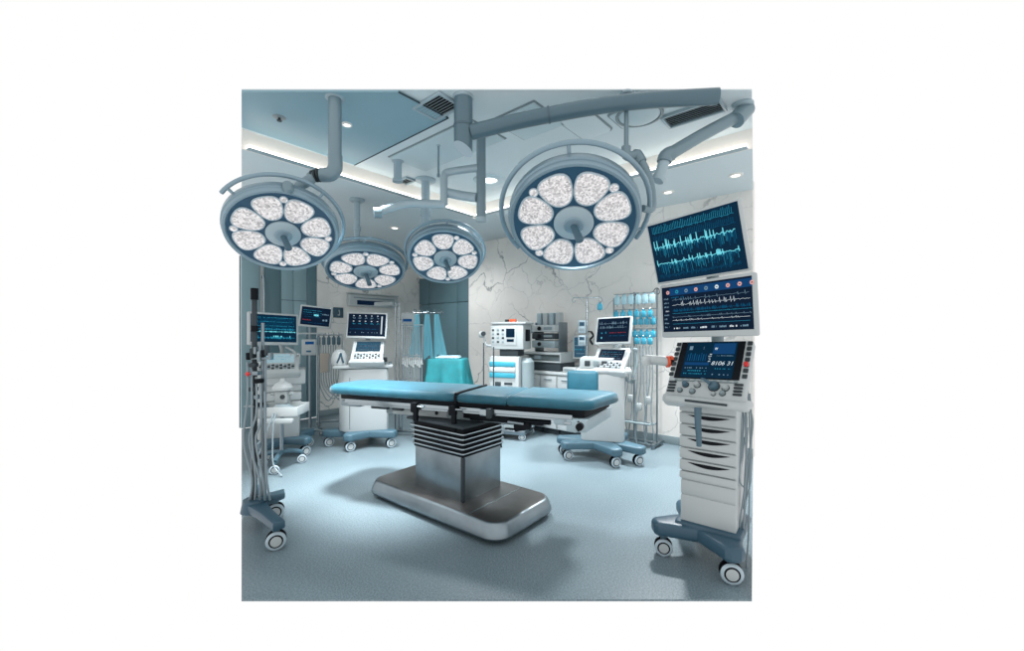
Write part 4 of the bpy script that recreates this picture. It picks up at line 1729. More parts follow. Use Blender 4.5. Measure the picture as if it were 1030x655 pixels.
for k in range(5):
    x0 = -0.03 + 0.03 * k
    z0 = 1.15 - 0.05 * k
    hl.append([st.location + V(q) for q in ((x0, -0.03, z0), (x0 + 0.02, -0.06, z0 - 0.25), (x0 + 0.03 * math.sin(k * 2), -0.07, 0.62), (0.02 + 0.025 * k, -0.06, 0.36), (-0.02 + 0.035 * k, -0.02, 0.20))])
cables(st, hl, 'tube', 0.007, 'hose')

# tray stand in front of the far-left cart
ts = thing('tray_stand', 'low white tray on a slim stand with loose tubing, in front of the far-left cart', 'tray stand', (-2.31, 4.14, 0), rad(6))
cors = [(0.02, -0.20), (-0.2, 0.05), (0.14, 0.14)]
b = B('blue')
for x, y in cors:
    b.tube([(0, 0, 0.16), (x * 0.5, y * 0.5, 0.15), (x, y, 0.115)], 0.022, 10)
b.build('base', ts)
for x, y in cors:
    caster(ts, x, y, 0.045, rad(-70))
b = B('steel')
b.cyl((0, 0, 0.14), (0, 0, 0.54), 0.018, n=16)
b.build('column', ts)
b = B('white')
b.box((0, 0, 0.545), (0.40, 0.30, 0.02), 0.006)
for y in (-0.15, 0.15):
    b.box((0, y, 0.585), (0.42, 0.012, 0.09), 0.005)
for x in (-0.205, 0.205):
    b.box((x, 0, 0.585), (0.012, 0.30, 0.09), 0.005)
b.build('tray', ts)
b = B('white2')
b.box((0, -0.175, 0.50), (0.36, 0.05, 0.05), 0.014)
b.build('front_rail', ts)
o_ = ts.location
cables(ts, [[o_ + V(q) for q in s] for s in (
    ((0.03, -0.13, 0.60), (0.035, -0.20, 0.5), (0.03, -0.21, 0.30), (0.05, -0.23, 0.1), (0.16, -0.28, 0.01)),
    ((0.0, -0.13, 0.60), (0.01, -0.21, 0.5), (-0.05, -0.22, 0.36), (-0.12, -0.22, 0.28)),
    ((-0.10, -0.17, 0.50), (-0.16, -0.22, 0.34), (-0.12, -0.22, 0.16), (-0.06, -0.22, 0.30), (-0.04, -0.20, 0.48)))], 'tube_clear', 0.007, 'hose')
hu = thing('humidifier', 'white domed humidifier with clear chamber standing on the low tray', 'medical device', (-2.30, 4.14, 0.5555), rad(6))
b = B('tube_clear')
b.lathe([(0, 0), (0.085, 0), (0.10, 0.03), (0.10, 0.05), (0.07, 0.075), (0.055, 0.09), (0, 0.09)], 28)
b.build('water_chamber', hu)
b = B(['white2', 'grey_dark'])
b.box((0, 0, 0.155), (0.12, 0.10, 0.13), 0.015)
b.m(1).cyl((0.02, -0.05, 0.16), (0.02, -0.062, 0.16), 0.022, n=16)
b.build('body', hu)
for s in (-1, 1):
    b = B('white2')
    b.cyl((s * 0.05, 0, 0.18), (s * 0.105, -0.01, 0.19), 0.018, n=12)
    b.build('port', hu)
b = B('white')
b.lathe([(0.0, 0.345), (0.02, 0.34), (0.03, 0.31), (0.075, 0.285), (0.095, 0.25), (0.09, 0.225), (0, 0.222)], 28)
b.build('dome', hu)


# ------------------------------------------------------------------ small monitor stand by the teal sliding door
ms = thing('monitor_stand', 'slim pole stand with small tilted monitor and white pump box, by the teal sliding door', 'monitor stand', (at(312, 0, 5.25).x, 5.25, 0), rad(10))
b = B('steel')
b.cyl((0, 0, 0.10), (0, 0, 1.62), 0.016, n=14)
b.build('pole', ms)
b = B('steel')
b.cyl((0.10, 0.02, 0.10), (0.10, 0.02, 1.30), 0.010, n=12)
b.build('pole', ms)
b = B('grey')
cors = [(0.19 * math.cos(rad(a)), 0.19 * math.sin(rad(a))) for a in (-80, -8, 64, 136, 208)]
for x, y in cors:
    b.tube([(0, 0, 0.12), (x * 0.5, y * 0.5, 0.115), (x, y, 0.09)], 0.016, 8)
b.build('base', ms)
for x, y in cors:
    caster(ms, x, y, 0.035, rad(-70))
monitor(ms, frame_of(ms, at(317.5, 318.5, 5.18), rad(16), rad(2), rad(6)), 0.335, 0.225, 0.020, 'vitals', 61, 'white', 0.035, 0.024, 'navy2')
b = B('white2')
b.box(local(ms, at(313, 335.5, 5.16)), (0.34, 0.06, 0.02), 0.006)
b.build('shelf_bar', ms)
b = B(['white', 'g_blue', 'slate'])
b.T = frame_of(ms, at(310.5, 349.5, 5.15), rad(14))
b.box((0, 0.03, 0), (0.165, 0.06, 0.20), 0.012)
b.m(1).box((0.01, -0.001, 0.055), (0.10, 0.004, 0.035), 0.001)
b.m(2).box((0.0, -0.001, -0.05), (0.055, 0.004, 0.022), 0.001)
b.build('pump_box', ms)

# rail rack with hanging pouches right of it
hr = thing('hose_rack', 'low rail rack with dangling grey hoses between the small monitor and the seamed white cart', 'rack', (at(331, 0, 5.85).x, 5.85, 0), rad(16))
zr = at(0, 337, 5.85).z
b = B('chrome')
b.cyl((-0.15, 0, zr), (0.17, 0, zr), 0.008, n=12)
for k in range(5):
    x = -0.13 + 0.065 * k
    b.tube([(x, 0, zr), (x, -0.02, zr + 0.03), (x, -0.035, zr + 0.02), (x, -0.03, zr - 0.01)], 0.004, 6)
b.build('rail', hr)
for x in (-0.155, 0.175):
    b = B('chrome')
    b.cyl((x, 0, 0.03), (x, 0, zr + 0.01), 0.010, n=12)
    b.build('upright', hr)
b = B('steel')
b.box((0.01, 0, 0.10), (0.36, 0.04, 0.03), 0.008)
for x in (-0.155, 0.175):
    b.box((x, 0, 0.035), (0.05, 0.36, 0.025), 0.008)
b.build('base', hr)
for x in (-0.155, 0.175):
    for y in (-0.16, 0.16):
        b = B('black')
        b.cyl((x - 0.012, y, 0.028), (x + 0.012, y, 0.028), 0.028, n=16)
        b.build('wheel', hr)
o_ = hr.location
hl = []
for k in range(8):
    x = -0.13 + 0.035 * k
    s = 0.10 + 0.05 * (k % 4)
    hl.append([o_ + V(q) for q in ((x, -0.05, zr - 0.14), (x + 0.01, -0.06, 0.9), (x + 0.03, -0.07, 0.62), (x + 0.10 + s * 0.5, -0.07, 0.40 + 0.03 * (k % 3)), (x + 0.20 + s * 0.6, -0.06, 0.60), (x + 0.22 + s * 0.7, -0.05, 0.85))])
cables(hr, hl, 'tube_clear', 0.008, 'hose')
b = B('cream')
b.box((-0.06, -0.05, 0.93), (0.15, 0.03, 0.27), 0.012)
b.build('waste_pouch', hr)


def pouch(name, mk, w, h, label, group):
    b = B([mk, 'white2'])
    b.box((0, 0, -h / 2 - 0.02), (w, 0.028, h), 0.012)
    b.box((0, 0, -0.012), (w * 0.5, 0.006, 0.022), 0.002)
    b.m(1).cyl((0, 0, -h - 0.02), (0, 0, -h - 0.045), 0.007, n=8)
    o = b.build(name)
    return tag(o, label, 'fluid bag', group)


pr = pouch('fluid_bag', 'blue', 0.05, 0.11, 'deep blue pouch hanging on the low rail rack left of the seamed white cart', 'pouches on the low rail rack')
zq = zr - 0.010
rot = hr.rotation_euler.z
for i in range(5):
    p = o_ + Matrix.Rotation(rot, 3, 'Z') @ V((-0.13 + 0.065 * i, -0.03, 0))
    if i == 0:
        pr.location = (p.x, p.y, zq)
        pr.rotation_euler = (0, 0, rot)
    else:
        dup(pr, (p.x, p.y, zq), rot)

# ------------------------------------------------------------------ wall fittings
dL = (CORN - LEFT_END).normalized()


def on_left(px, py, out=0.0):
    """point of the left wall seen at px, py"""
    k = (px - 515) / F
    # LEFT_END + dL*s : x = k*y
    s = (k * LEFT_END.y - LEFT_END.x) / (dL.x - k * dL.y)
    p = LEFT_END + dL * s
    z = EYE - (py - 335) * p.y / F
    n = V((dL.y, -dL.x, 0))
    return V((p.x, p.y, z)) + n * out


wx = thing('wall_device', 'long white wall unit with dark slot display, on the marble behind the flattest lamp', 'wall device', on_left(374, 303.5), wall_left.rotation_euler.z)
b = B(['white', 'lamp_white'])
b.box((0, -0.05, 0.0), (0.95, 0.10, 0.20), 0.012)
b.box((0, -0.06, 0.115), (0.97, 0.12, 0.02), 0.006)
b.build('case', wx)
b = B(['navy2', 'grey'])
b.box((0.0, -0.102, -0.035), (0.68, 0.006, 0.075), 0.002)
b.m(1).box((0.0, -0.102, 0.045), (0.80, 0.006, 0.025), 0.002)
b.build('display', wx)
sg = thing('wall_sign', 'small square dark blue sign with pale figure on the marble wall', 'sign', on_left(340, 314.5), wall_left.rotation_euler.z)
b = B('blue_dark')
b.box((0, -0.008, 0), (0.17, 0.016, 0.17), 0.004)
b.build('plate', sg)
b = B('white2')
b.T = Tm((0, -0.018, 0), rad(90))
b.prism([(x * 0.05, y * 0.05) for x, y in ((-0.3, -1), (0.5, -1), (0.5, 0.6), (0.1, 1.1), (0.0, 0.5), (0.2, 0.2), (0.2, -0.6), (-0.3, -0.6))], 0, 0.002)
b.build('figure', sg, smooth=False)


# ------------------------------------------------------------------ teal gowns and tube rack by the corner door
D = 6.0
gk = thing('drape_rack', 'chrome rail stand with coiled hooks holding the blue plastic gowns', 'rack', (at(431, 0, D).x, D, 0), rad(-8))
zt = at(0, 315, D).z
b = B('chrome')
b.cyl((-0.24, 0, zt), (0.22, 0, zt), 0.009, n=12)
b.build('rail', gk)
b = B('chrome')
b.cyl((-0.01, 0.04, 0.06), (-0.01, 0.04, zt), 0.013, n=12)
b.cyl((-0.01, 0.04, zt - 0.002), (-0.01, 0, zt), 0.009, n=12)
b.build('pole', gk)
b = B('steel')
b.box((-0.01, 0.04, 0.05), (0.5, 0.05, 0.03), 0.01)
b.box((-0.01, 0.04, 0.05), (0.05, 0.5, 0.03), 0.01)
for x, y in ((-0.25, 0.04), (0.23, 0.04), (-0.01, -0.20), (-0.01, 0.28)):
    b.cyl((x, y, 0.0), (x, y, 0.045), 0.022, n=12)
b.build('base', gk)
for k in range(5):
    x = -0.20 + 0.10 * k
    b = B('chrome')
    b.tube([(x, 0, zt + 0.005), (x + 0.015, -0.02, zt + 0.05), (x - 0.01, -0.045, zt + 0.045), (x, -0.045, zt - 0.02)], 0.005, 6)
    b.build('hook', gk)


def gown(seed, w0, w1, h, lean):
    rng = random.Random(seed)
    b = B('film')
    t = bmesh.new()
    rings = []
    N, K = 44, 12
    ph = rng.random() * 6
    for i in range(K + 1):
        s = i / K
        r = []
        for k in range(N):
            a = 2 * PI * k / N
            w = (w0 + (w1 - w0) * s ** 0.8) / 2
            fold = 1 + (0.05 + 0.22 * s) * math.sin(7 * a + ph + 0.6 * s) + 0.08 * s * math.sin(13 * a + ph * 2)
            r.append(t.verts.new((math.cos(a) * w * fold + lean * s, math.sin(a) * w * 0.42 * fold, -h * s - (0.03 * s * math.sin(3 * a + ph) if i == K else 0))))
        rings.append(r)
    for i in range(K):
        for k in range(N):
            t.faces.new((rings[i][k], rings[i][(k + 1) % N], rings[i + 1][(k + 1) % N], rings[i + 1][k]))
    t.faces.new(rings[0])
    bmesh.ops.recalc_face_normals(t, faces=t.faces[:])
    b._take(t)
    return b.build('plastic_gown', angle=80)


rot = gk.rotation_euler.z
for i, (x, w0, w1, h, ln, lab) in enumerate(((-0.15, 0.06, 0.15, 0.60, -0.04, 'pale blue plastic gown hanging at the left end of the chrome rail'),
                                             (0.0, 0.06, 0.15, 0.62, 0.0, 'pale blue plastic gown hanging in the middle of the chrome rail'),
                                             (0.14, 0.06, 0.16, 0.60, 0.06, 'pale blue plastic gown flaring out at the right end of the chrome rail'))):
    g_ = gown(i + 3, w0, w1, h, ln)
    p = gk.location + Matrix.Rotation(rot, 3, 'Z') @ V((x, -0.055, 0))
    g_.location = (p.x, p.y, zt - 0.02)
    g_.rotation_euler = (0, 0, rot)
    tag(g_, lab, 'gown', 'blue plastic gowns on the chrome rail')

D = 5.45
tr = thing('tube_rack', 'clear tube rack with white nozzles and small display box, left of the blue gowns', 'rack', (at(415, 0, D).x, D, 0), rad(-4))
zt = at(0, 327, D).z
b = B('lamp_white')
b.tube([(-0.14, 0, zt), (0.14, 0, zt)], 0.008, 8)
b.tube([(-0.14, 0, zt - 0.40), (0.14, 0, zt - 0.40)], 0.008, 8)
b.build('rail', tr)
for x in (-0.24, -0.19, -0.14, 0.14):
    b = B('chrome')
    b.cyl((x, 0.02 if x < -0.15 else 0, 0.06), (x, 0.02 if x < -0.15 else 0, zt + (0.30 if x < -0.15 else 0.0)), 0.009, n=10)
    b.build('upright', tr)
b = B('steel')
b.box((-0.05, 0.01, 0.05), (0.42, 0.06, 0.03), 0.01)
for x in (-0.24, 0.14):
    b.box((x, 0.01, 0.05), (0.04, 0.38, 0.025), 0.008)
    for y in (-0.16, 0.18):
        b.cyl((x, y, 0.0), (x, y, 0.04), 0.022, n=12)
b.build('base', tr)
for k in range(10):
    x = -0.125 + 0.028 * k
    b = B('tube_clear')
    b.cyl((x, -0.012, 0.50), (x, -0.012, zt - 0.02), 0.007, n=8)
    b.build('clear_tube', tr)
    b = B('white')
    b.cyl((x, -0.024, zt - 0.46), (x + 0.008, -0.034, zt - 0.52 - 0.02 * (k % 3)), 0.012, 0.016, 10)
    b.cyl((x, -0.014, zt - 0.43), (x, -0.024, zt - 0.46), 0.008, n=8)
    b.build('nozzle', tr)
b = B(['white', 'g_blue'])
p = local(tr, at(410.5, 320, D - 0.05))
b.box(p, (0.17, 0.06, 0.13), 0.012)
b.m(1).box(p + V((0, -0.031, -0.03)), (0.12, 0.004, 0.035), 0.001)
b.cyl(p + V((-0.05, 0.03, 0)), (-0.14, 0.0, p.z), 0.010, n=10)
b.build('display_box', tr)
b = B('white2')
p = local(tr, at(386, 306, D))
b.box(p, (0.24, 0.07, 0.05), 0.012)
b.cyl(p + V((0.08, 0, 0)), (-0.19, 0.02, p.z - 0.02), 0.012, n=10)
b.build('top_bracket', tr)

# draped instrument table
it = thing('instrument_table', 'steel instrument table hidden under a turquoise drape by the corner door', 'table', (at(451, 0, 5.32).x, 5.32, 0), rad(-6))
b = B('steel')
b.box((0, 0, 1.005), (0.44, 0.34, 0.02), 0.005)
b.build('tabletop', it)
for x in (-0.19, 0.19):
    for y in (-0.14, 0.14):
        b = B('steel')
        b.cyl((x, y, 0.0), (x, y, 0.996), 0.013, n=12)
        b.build('leg', it)
b = B('drape')
t = bmesh.new()
N, K = 72, 12
rings = [[t.verts.new((0, 0, 1.026))]]
prof = [(0.5, 1.025), (0.97, 1.022), (1.0, 1.010)] + [(1.0 + 0.34 * (i / K), 1.0 - 0.62 * (i / K)) for i in range(1, K + 1)]
base = rrect(0.47, 0.37, 0.05, 5)
peri = dens(base, 0.02)
N = len(peri)
for s, z in prof:
    r = []
    fd = max(0, (1.0 - z)) / 0.62
    for k, (x, y) in enumerate(peri):
        u_ = 2 * PI * k / N
        f = s * (1 + fd * (0.10 * math.sin(9 * u_ + 1) + 0.06 * math.sin(17 * u_)))
        r.append(t.verts.new((x * f, y * f, z - 0.03 * fd * math.sin(5 * u_))))
    rings.append(r)
for k in range(N):
    t.faces.new((rings[0][0], rings[1][k], rings[1][(k + 1) % N]))
for i in range(1, len(rings) - 1):
    for k in range(N):
        t.faces.new((rings[i][k], rings[i + 1][k], rings[i + 1][(k + 1) % N], rings[i][(k + 1) % N]))
bmesh.ops.recalc_face_normals(t, faces=t.faces[:])
b._take(t)
o = b.build('surgical_drape', loc=it.location, angle=80)
o.rotation_euler = (0, 0, rad(-6))
tag(o, 'turquoise surgical drape falling in folds over a table by the corner door', 'drape')

tw = thing('folded_towel', 'pale folded towel lying on top of the turquoise drape', 'towel', (at(450, 0, 5.32).x, 5.30, 1.0275), rad(-6))
b = B('bag_pale')
b.box((0.02, 0, 0.010), (0.30, 0.18, 0.018), 0.007)
b.build('lower_fold', tw)
b = B('bag_pale')
b.box((0.03, 0.01, 0.026), (0.26, 0.15, 0.013), 0.005)
b.build('upper_fold', tw)


# ------------------------------------------------------------------ infusion poles
def iv_pole(px, d, ytop, label, rz=0.0, hooks=True, r=0.011, mk='chrome', br=0.20):
    root = thing('infusion_pole', label, 'infusion pole', (at(px, 0, d).x, d, 0), rz)
    zt = at(0, ytop, d).z
    b = B(mk)
    b.cyl((0, 0, 0.07), (0, 0, zt), r, n=12)
    b.build('pole', root)
    b = B('steel')
    cs = [(br * math.cos(rad(a)), br * math.sin(rad(a))) for a in (10, 82, 154, 226, 298)]
    for x, y in cs:
        b.tube([(0, 0, 0.085), (x * 0.6, y * 0.6, 0.075), (x, y, 0.055)], 0.011, 8)
    b.build('base', root)
    for x, y in cs:
        b = B(['black', 'grey'])
        b.cyl((x - 0.009, y, 0.024), (x + 0.009, y, 0.024), 0.024, n=14)
        b.m(1).cyl((x, y, 0.03), (x, y, 0.06), 0.008, n=8)
        b.build('caster', root)
    if hooks:
        b = B(mk)
        b.cyl((-0.17, 0, zt), (0.17, 0, zt), 0.006, n=10)
        b.build('crossbar', root)
        for s in (-1, 1):
            b = B(mk)
            b.tube([(s * 0.165, 0, zt), (s * 0.18, 0, zt - 0.02), (s * 0.175, -0.005, zt - 0.05), (s * 0.155, -0.005, zt - 0.055), (s * 0.145, 0, zt - 0.035)], 0.005, 8)
            b.build('hook', root)
    return root, zt


iv_pole(486.5, 5.1, 345, 'thin bare dark pole left of the anaesthesia machine', br=0.09, hooks=False, r=0.008, mk='grey_dark')
iv_pole(496.5, 4.85, 349, 'thin bare dark pole just in front of the anaesthesia machine', br=0.09, hooks=False, r=0.008, mk='grey_dark')
ip, zt = iv_pole(590.5, 5.1, 299.5, 'infusion pole with two grey pumps left of the dark trace monitor', rz=rad(-12), br=0.13)
for i, (dz, h) in enumerate(((-0.36, 0.16), (-0.53, 0.13))):
    b = B(['grey', 'slate', 'lamp_white'])
    b.m(2).box((-0.06, -0.04, zt + dz), (0.09, 0.09, h), 0.01)
    b.m(1).box((-0.06, -0.086, zt + dz + h * 0.2), (0.06, 0.004, h * 0.3), 0.001)
    b.m(0).box((-0.06, -0.087, zt + dz - h * 0.2), (0.06, 0.006, h * 0.2), 0.002)
    b.build('pump', ip)
b = B('black')
b.tube([(0.05, -0.02, zt - 0.42), (0.075, -0.03, zt - 0.47), (0.04, -0.03, zt - 0.52), (0.07, -0.03, zt - 0.58)], 0.012, 8)
b.cyl((0, 0, zt - 0.42), (0.05, -0.02, zt - 0.42), 0.008, n=8)
b.build('probe_clip', ip)

# tall rack carrying the blue fluid bags behind the right cart
RC = V((at(640, 0, 5.05).x, 5.05, 0))
ra = thing('bag_rack', 'tall chrome rack of cross rails hung with blue fluid bags, behind the right-hand cart', 'rack', RC, RZ_R)


def rk(px, py=335):
    """place in the rack's own plane (along it, up) seen at px, py"""
    k = (px - 515) / F
    s = (k * RC.y - RC.x) / (U.x - k * U.y)
    d = RC.y + U.y * s
    return s, EYE - (py - 335) * d / F


for px, ytop in ((617.5, 300), (627, 296), (638, 294), (661, 290)):
    b = B('steel')
    s, z = rk(px, ytop)
    b.cyl((s, 0, 0.05), (s, 0, z), 0.011, n=12)
    b.build('upright', ra)
s0, s1 = rk(617.5)[0], rk(661)[0]
b = B('steel')
b.box(((s0 + s1) / 2, 0, 0.045), (s1 - s0 + 0.06, 0.05, 0.03), 0.01)
for x in (s0, s1):
    b.box((x, 0, 0.045), (0.05, 0.32, 0.03), 0.01)
    for y in (-0.13, 0.13):
        b.cyl((x, y, 0.0), (x, y, 0.035), 0.024, n=12)
b.build('base', ra)
ZROW = {}
for py in (295, 311, 318.5, 331, 338):
    ZROW[py] = rk(645, py)[1]
    b = B('chrome')
    xa, xb = rk(618 if py in (295, 311) else 637)[0], s1
    b.cyl((xa, -0.012, ZROW[py]), (xb, -0.012, ZROW[py]), 0.005, n=10)
    b.build('cross_rail', ra)
for px, py in ((622, 301), (634, 297), (657, 292)):
    b = B('grey_dark')
    x, za = rk(px, py)
    b.tube([(x, 0, za - 0.02), (x + 0.03, 0, za + 0.02), (x + 0.07, -0.01, za + 0.01), (x + 0.08, -0.02, za - 0.04), (x + 0.055, -0.02, za - 0.055)], 0.005, 8)
    b.build('hook', ra)
pa_ = pouch('fluid_bag', 'bag', 0.066, 0.075, 'bright cyan fluid bag hanging in the tall rack behind the right-hand cart', 'cyan fluid bags on the tall rack')
pp_ = pouch('fluid_bag', 'bag_pale', 0.075, 0.105, 'pale blue fluid bag in the top row of the tall rack behind the right-hand cart', 'pale fluid bags on the tall rack')
used = set()
for src, py, n, xa, xb, dy in ((pp_, 295, 6, 622, 657, -0.034), (pa_, 311, 6, 622, 656, -0.062), (pa_, 318.5, 4, 640, 658, -0.034), (pa_, 331, 4, 640, 658, -0.034), (pa_, 338, 3, 643, 656, -0.066)):
    for i in range(n):
        x = rk(xa + (xb - xa) * i / (n - 1))[0]
        za = ZROW[py]
        p = RC + Matrix.Rotation(RZ_R, 3, 'Z') @ V((x, dy, 0))
        if src.name not in used:
            used.add(src.name)
            src.location = (p.x, p.y, za - 0.006)
            src.rotation_euler = (0, 0, RZ_R)
        else:
            dup(src, (p.x, p.y, za - 0.006), RZ_R)
        b = B('chrome')
        b.tube([(x, -0.012, za + 0.004), (x, dy - 0.004, za + 0.004), (x, dy, za - 0.012)], 0.003, 6)
        b.build('bag_hook', ra)
# one more bag hangs from the pump pole beside the rack
for i, (dx, lab) in enumerate(((0.145, 'cyan fluid bag alone at the right hook of the two-pump infusion pole'),)):
    q = V(ip.location) + Matrix.Rotation(rad(-12), 3, 'Z') @ V((0.155, -0.026, 0))
    lone = dup(pa_, (q.x, q.y, zt - 0.062), rad(-12), lab)
    del lone['group']
hl = []
RT = Matrix.Translation(RC) @ Matrix.Rotation(RZ_R, 4, 'Z')
for k in range(12):
    x = rk(626 + 3.0 * k)[0]
    e1, e2 = 0.035 * math.sin(k * 1.7), 0.03 * math.cos(k * 2.3)
    hl.append([RT @ V(q) for q in ((x, -0.09, ZROW[338] - 0.12), (x + 0.01, -0.10, 0.80), (x + e1, -0.11, 0.45), (x + e1 + e2, -0.12, 0.20), (x + e2, -0.12, 0.02 + 0.10 * ((k * 5) % 7) / 7))])
cables(ra, hl, 'tube', 0.008, 'hose')
b = B('grey')
b.box(((s0 + s1) / 2 + 0.05, -0.10, 0.28), (0.40, 0.12, 0.02), 0.006)
for x in (s0 + 0.12, s1 - 0.02):
    b.box((x, -0.03, 0.275), (0.02, 0.10, 0.02), 0.004)
b.build('lower_tray', ra)
for k in range(3):
    b = B('white2')
    b.box((rk(638 + 9 * k)[0], -0.115, 0.56 - 0.09 * (k % 2)), (0.06, 0.05, 0.09), 0.012)
    b.build('drip_unit', ra)


# ------------------------------------------------------------------ back wall: counter, shelf stack, anaesthesia machine
def a_of(px, bb):
    k = (px - 515) / F
    q = CORN - W * bb
    return (k * q.y - q.x) / (U.x - k * U.y)


a0, a1 = a_of(527, 0.55), a_of(578, 0.55)
wdt = (a1 - a0) / 3
ZW = 0.80
for i, lab in enumerate(('white base cabinet at the left end of the counter by the marble wall', 'white base cabinet in the middle of the counter by the marble wall',
                         'white base cabinet at the right end of the counter by the marble wall')):
    t = thing('base_cabinet', lab, 'cabinet', R(a0 + wdt * (i + 0.5), 0.28, 0), RZ_R, 'base cabinets along the marble wall')
    b = B(['white2', 'grey_dark'])
    b.box((0, 0.0, (ZW + 0.08) / 2), (wdt - 0.006, 0.50, ZW - 0.08), 0.004)
    b.m(1).box((0, 0.02, 0.04), (wdt - 0.02, 0.44, 0.08))
    b.build('body', t)
    for z0, z1 in ((0.60, 0.785), (0.40, 0.595), (0.09, 0.395)):
        b = B('white')
        b.box((0, -0.258, (z0 + z1) / 2), (wdt - 0.02, 0.018, z1 - z0), 0.004)
        d = b.build('drawer', t)
        b = B('grey')
        b.box((0, -0.276, z1 - 0.05), (wdt * 0.45, 0.018, 0.014), 0.005)
        b.build('handle', d)
t = thing('worktop', 'pale worktop running over the base cabinets along the marble wall', 'worktop', R((a0 + a1) / 2, 0.285, ZW), RZ_R)
b = B('white')
b.box((0, 0, 0.018), (a1 - a0 + 0.03, 0.56, 0.036), 0.008)
b.build('slab', t)
b = B('white2')
b.box((0, 0.27, 0.07), (a1 - a0 + 0.03, 0.015, 0.07), 0.004)
b.build('upstand', t)
ZK = ZW + 0.0365


def on_counter(px, bb=0.30):
    return R(a_of(px, bb), bb, ZK)


eq = thing('device_rack', 'stacked grey and white device rack standing on the counter by the marble wall', 'device rack', on_counter(552.5), RZ_R)
b = B(['white2', 'grey', 'grey_dark'])
b.m(2).box((0, 0, 0.06), (0.60, 0.36, 0.11), 0.01)
b.m(0).box((0, 0, 0.235), (0.64, 0.40, 0.03), 0.006)
b.box((0, 0, 0.125), (0.64, 0.40, 0.02), 0.006)
for x in (-0.31, 0.31):
    b.box((x, 0, 0.18), (0.02, 0.40, 0.10), 0.004)
b.m(1).box((0.0, 0.05, 0.18), (0.58, 0.24, 0.085), 0.004)
b.build('lower_cabinet', eq)
b = B(['lamp_white', 'black'])
b.box((-0.12, -0.10, 0.178), (0.10, 0.06, 0.06), 0.008)
b.build('module', eq)
b = B('steel')
for x in (-0.20, 0.20):
    b.box((x, 0.04, 0.45), (0.02, 0.20, 0.42), 0.004)
b.build('frame', eq)
for z, h, mk in ((0.36, 0.10, 'grey'), (0.47, 0.08, 'grey_dark'), (0.575, 0.10, 'white')):
    b = B([mk, 'black', 'grey'])
    b.box((0.0, 0, z), (0.39, 0.30, h), 0.012)
    b.m(1).cyl((-0.06, -0.15, z), (-0.06, -0.165, z), 0.028, n=16)
    b.m(2).box((0.08, -0.151, z), (0.14, 0.006, h * 0.4), 0.002)
    b.build('device', eq)
b = B('grey')
b.box((-0.22, -0.02, 0.565), (0.09, 0.24, 0.11), 0.012)
b.build('side_module', eq)
for k in range(4):
    b = B(['lamp_white', 'white'][k % 2])
    b.box((-0.16 + 0.105 * k, 0.02, 0.71), (0.07, 0.10, 0.165), 0.008)
    b.build('canister', eq)

mt = thing('desk_monitor', 'small portrait monitor with pale screen at the right of the counter', 'monitor', on_counter(584, 0.16), RZ_R + rad(14))
b = B('white2')
b.lathe([(0, 0), (0.09, 0), (0.085, 0.012), (0.02, 0.02), (0.02, 0.16), (0, 0.16)], 24)
b.build('stand', mt)
monitor(mt, Tm((0, -0.04, 0.32)), 0.155, 0.27, 0.022, 'small', 71, 'white', 0.03, 0.026, 'slate', name='panel')
bx = thing('supply_box', 'low white equipment case on the counter beneath the portrait monitor', 'box', on_counter(574.5, 0.47), RZ_R)
b = B('white')
b.box((0, 0, 0.035), (0.20, 0.10, 0.07), 0.012)
b.build('case', bx)
b = B('grey')
b.box((0, -0.052, 0.035), (0.15, 0.006, 0.03), 0.002)
b.build('front_strip', bx)

an = thing('anaesthesia_machine', 'white anaesthesia machine with cyan drawers and grey side cylinder by the marble wall', 'anaesthesia machine', (0.0, 5.42, 0), rad(-20))
b = B(['white2', 'grey'])
b.box((-0.03, 0.0, 0.60), (0.40, 0.44, 0.90), 0.015)
b.build('body', an)
for z, mk in ((0.955, 'cyan'), (0.885, 'white'), (0.815, 'cyan')):
    b = B(mk)
    b.box((-0.05, -0.226, z), (0.35, 0.02, 0.062), 0.006)
    b.build('drawer', an)
b = B('grey_dark')
b.box((-0.11, -0.222, 0.70), (0.08, 0.01, 0.06), 0.004)
b.box((0.03, -0.222, 0.71), (0.11, 0.01, 0.03), 0.004)
b.box((-0.03, -0.222, 0.60), (0.25, 0.01, 0.02), 0.004)
b.build('gauge_panel', an)
b = B('grey')
b.cyl((0.22, -0.05, 0.15), (0.22, -0.05, 0.98), 0.095, n=28)
b.cyl((0.22, -0.05, 0.98), (0.22, -0.05, 1.03), 0.095, 0.055, 28)
b.build('gas_cylinder', an)
b = B(['grey_dark', 'steel'])
b.box((0.0, 0.0, 1.10), (0.26, 0.24, 0.10), 0.012)
b.build('neck', an)
b = B(['white', 'grey'])
b.box((0.0, -0.02, 1.30), (0.44, 0.34, 0.32), 0.016)
b.m(0).box((0.02, -0.02, 1.475), (0.46, 0.36, 0.03), 0.008)
b.build('monitor_housing', an)
b = B(SM + ['white'])
b.m(len(SM)).box((0.05, -0.194, 1.315), (0.17, 0.012, 0.24), 0.006)
b.m(SM.index('navy')).box((0.05, -0.201, 1.35), (0.115, 0.006, 0.11), 0.002)
b.m(SM.index('navy')).box((0.05, -0.201, 1.255), (0.095, 0.006, 0.035), 0.002)
b.build('screen', an)
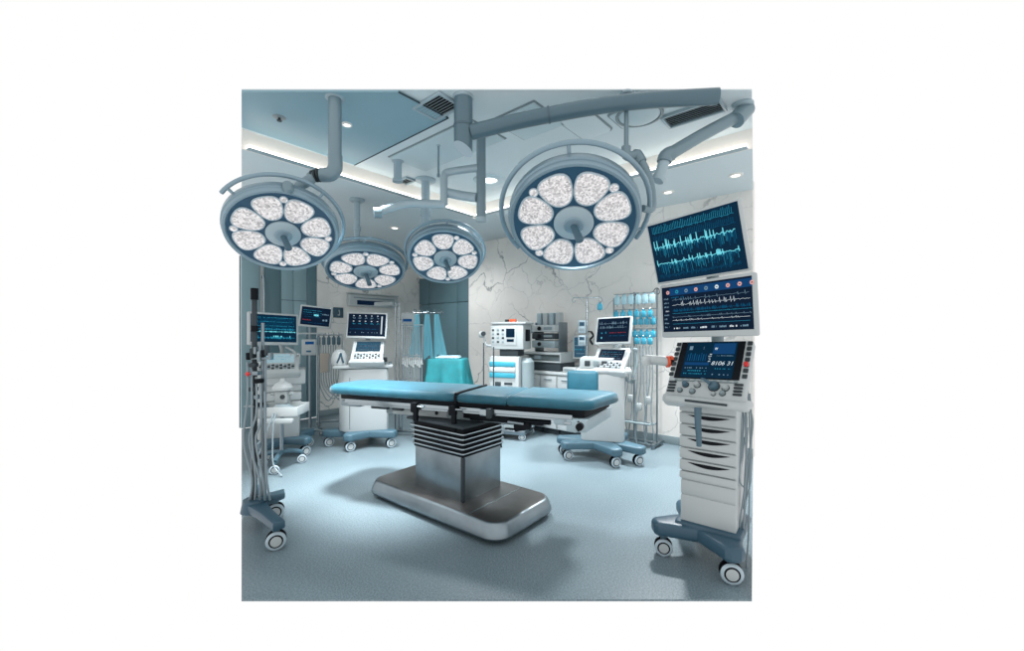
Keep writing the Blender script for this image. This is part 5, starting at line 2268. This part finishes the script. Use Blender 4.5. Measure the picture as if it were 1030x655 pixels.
for k in range(3):
    b = B(['white', 'grey', 'grey_dark'])
    b.m(0).box((-0.185 + 0.075 * k * 0.9, -0.192, 1.31), (0.058, 0.014, 0.22), 0.006)
    for j in range(4):
        b.m(1 + (j + k) % 2).box((-0.185 + 0.0675 * k, -0.201, 1.235 + 0.05 * j), (0.032, 0.008, 0.026), 0.003)
    b.build('control_panel', an)
b = B(['orange', 'blue_dark'])
b.box((0.03, -0.05, 1.51), (0.09, 0.06, 0.04), 0.01)
b.build('alarm_lamp', an)
b = B('grey_dark')
b.cyl((-0.05, -0.05, 1.49), (-0.05, -0.05, 1.525), 0.03, n=14)
b.build('vaporiser_cap', an)
b = B('black')
b.box((0.235, -0.05, 1.32), (0.03, 0.12, 0.15), 0.008)
b.build('side_dock', an)
b = B('white2')
b.tube([(-0.22, -0.12, 1.18), (-0.30, -0.16, 1.20), (-0.33, -0.16, 1.30)], 0.016, 10)
b.build('breathing_arm', an)
b = B(['white', 'grey_dark'])
b.sphere((-0.36, -0.16, 1.33), 0.045)
b.m(1).cyl((-0.33, -0.19, 1.34), (-0.31, -0.22, 1.34), 0.03, n=14)
b.build('valve_head', an)
b = B('steel')
b.box((0, 0, 0.10), (0.5, 0.46, 0.06), 0.015)
b.build('base', an)
for x in (-0.2, 0.2):
    for y in (-0.18, 0.18):
        caster(an, x, y, 0.045, rad(-70))


# ------------------------------------------------------------------ light
wd = bpy.data.worlds.new('World')
SC.world = wd
wd.use_nodes = True
wd.node_tree.nodes['Background'].inputs['Color'].default_value = (1, 1, 1, 1)
wd.node_tree.nodes['Background'].inputs['Strength'].default_value = WORLD


def spot(name, loc, target, power, size_deg, blend=0.8, rad_=0.16, col=(0.98, 0.99, 1.0)):
    l = bpy.data.lights.new(name, 'SPOT')
    l.energy = power
    l.spot_size = rad(size_deg)
    l.spot_blend = blend
    l.shadow_soft_size = rad_
    l.color = col
    o = bpy.data.objects.new(name, l)
    o.location = loc
    o.rotation_euler = (V(target) - V(loc)).to_track_quat('-Z', 'Y').to_euler()
    COL.objects.link(o)


for args in SPOTS:
    spot(*args)

SC.view_settings.view_transform = 'Standard'
SC.view_settings.look = 'None'
SC.view_settings.exposure = 0.0
SC.view_settings.gamma = 1.0
SC.view_settings.use_curve_mapping = False
SC.cycles.max_bounces = 6
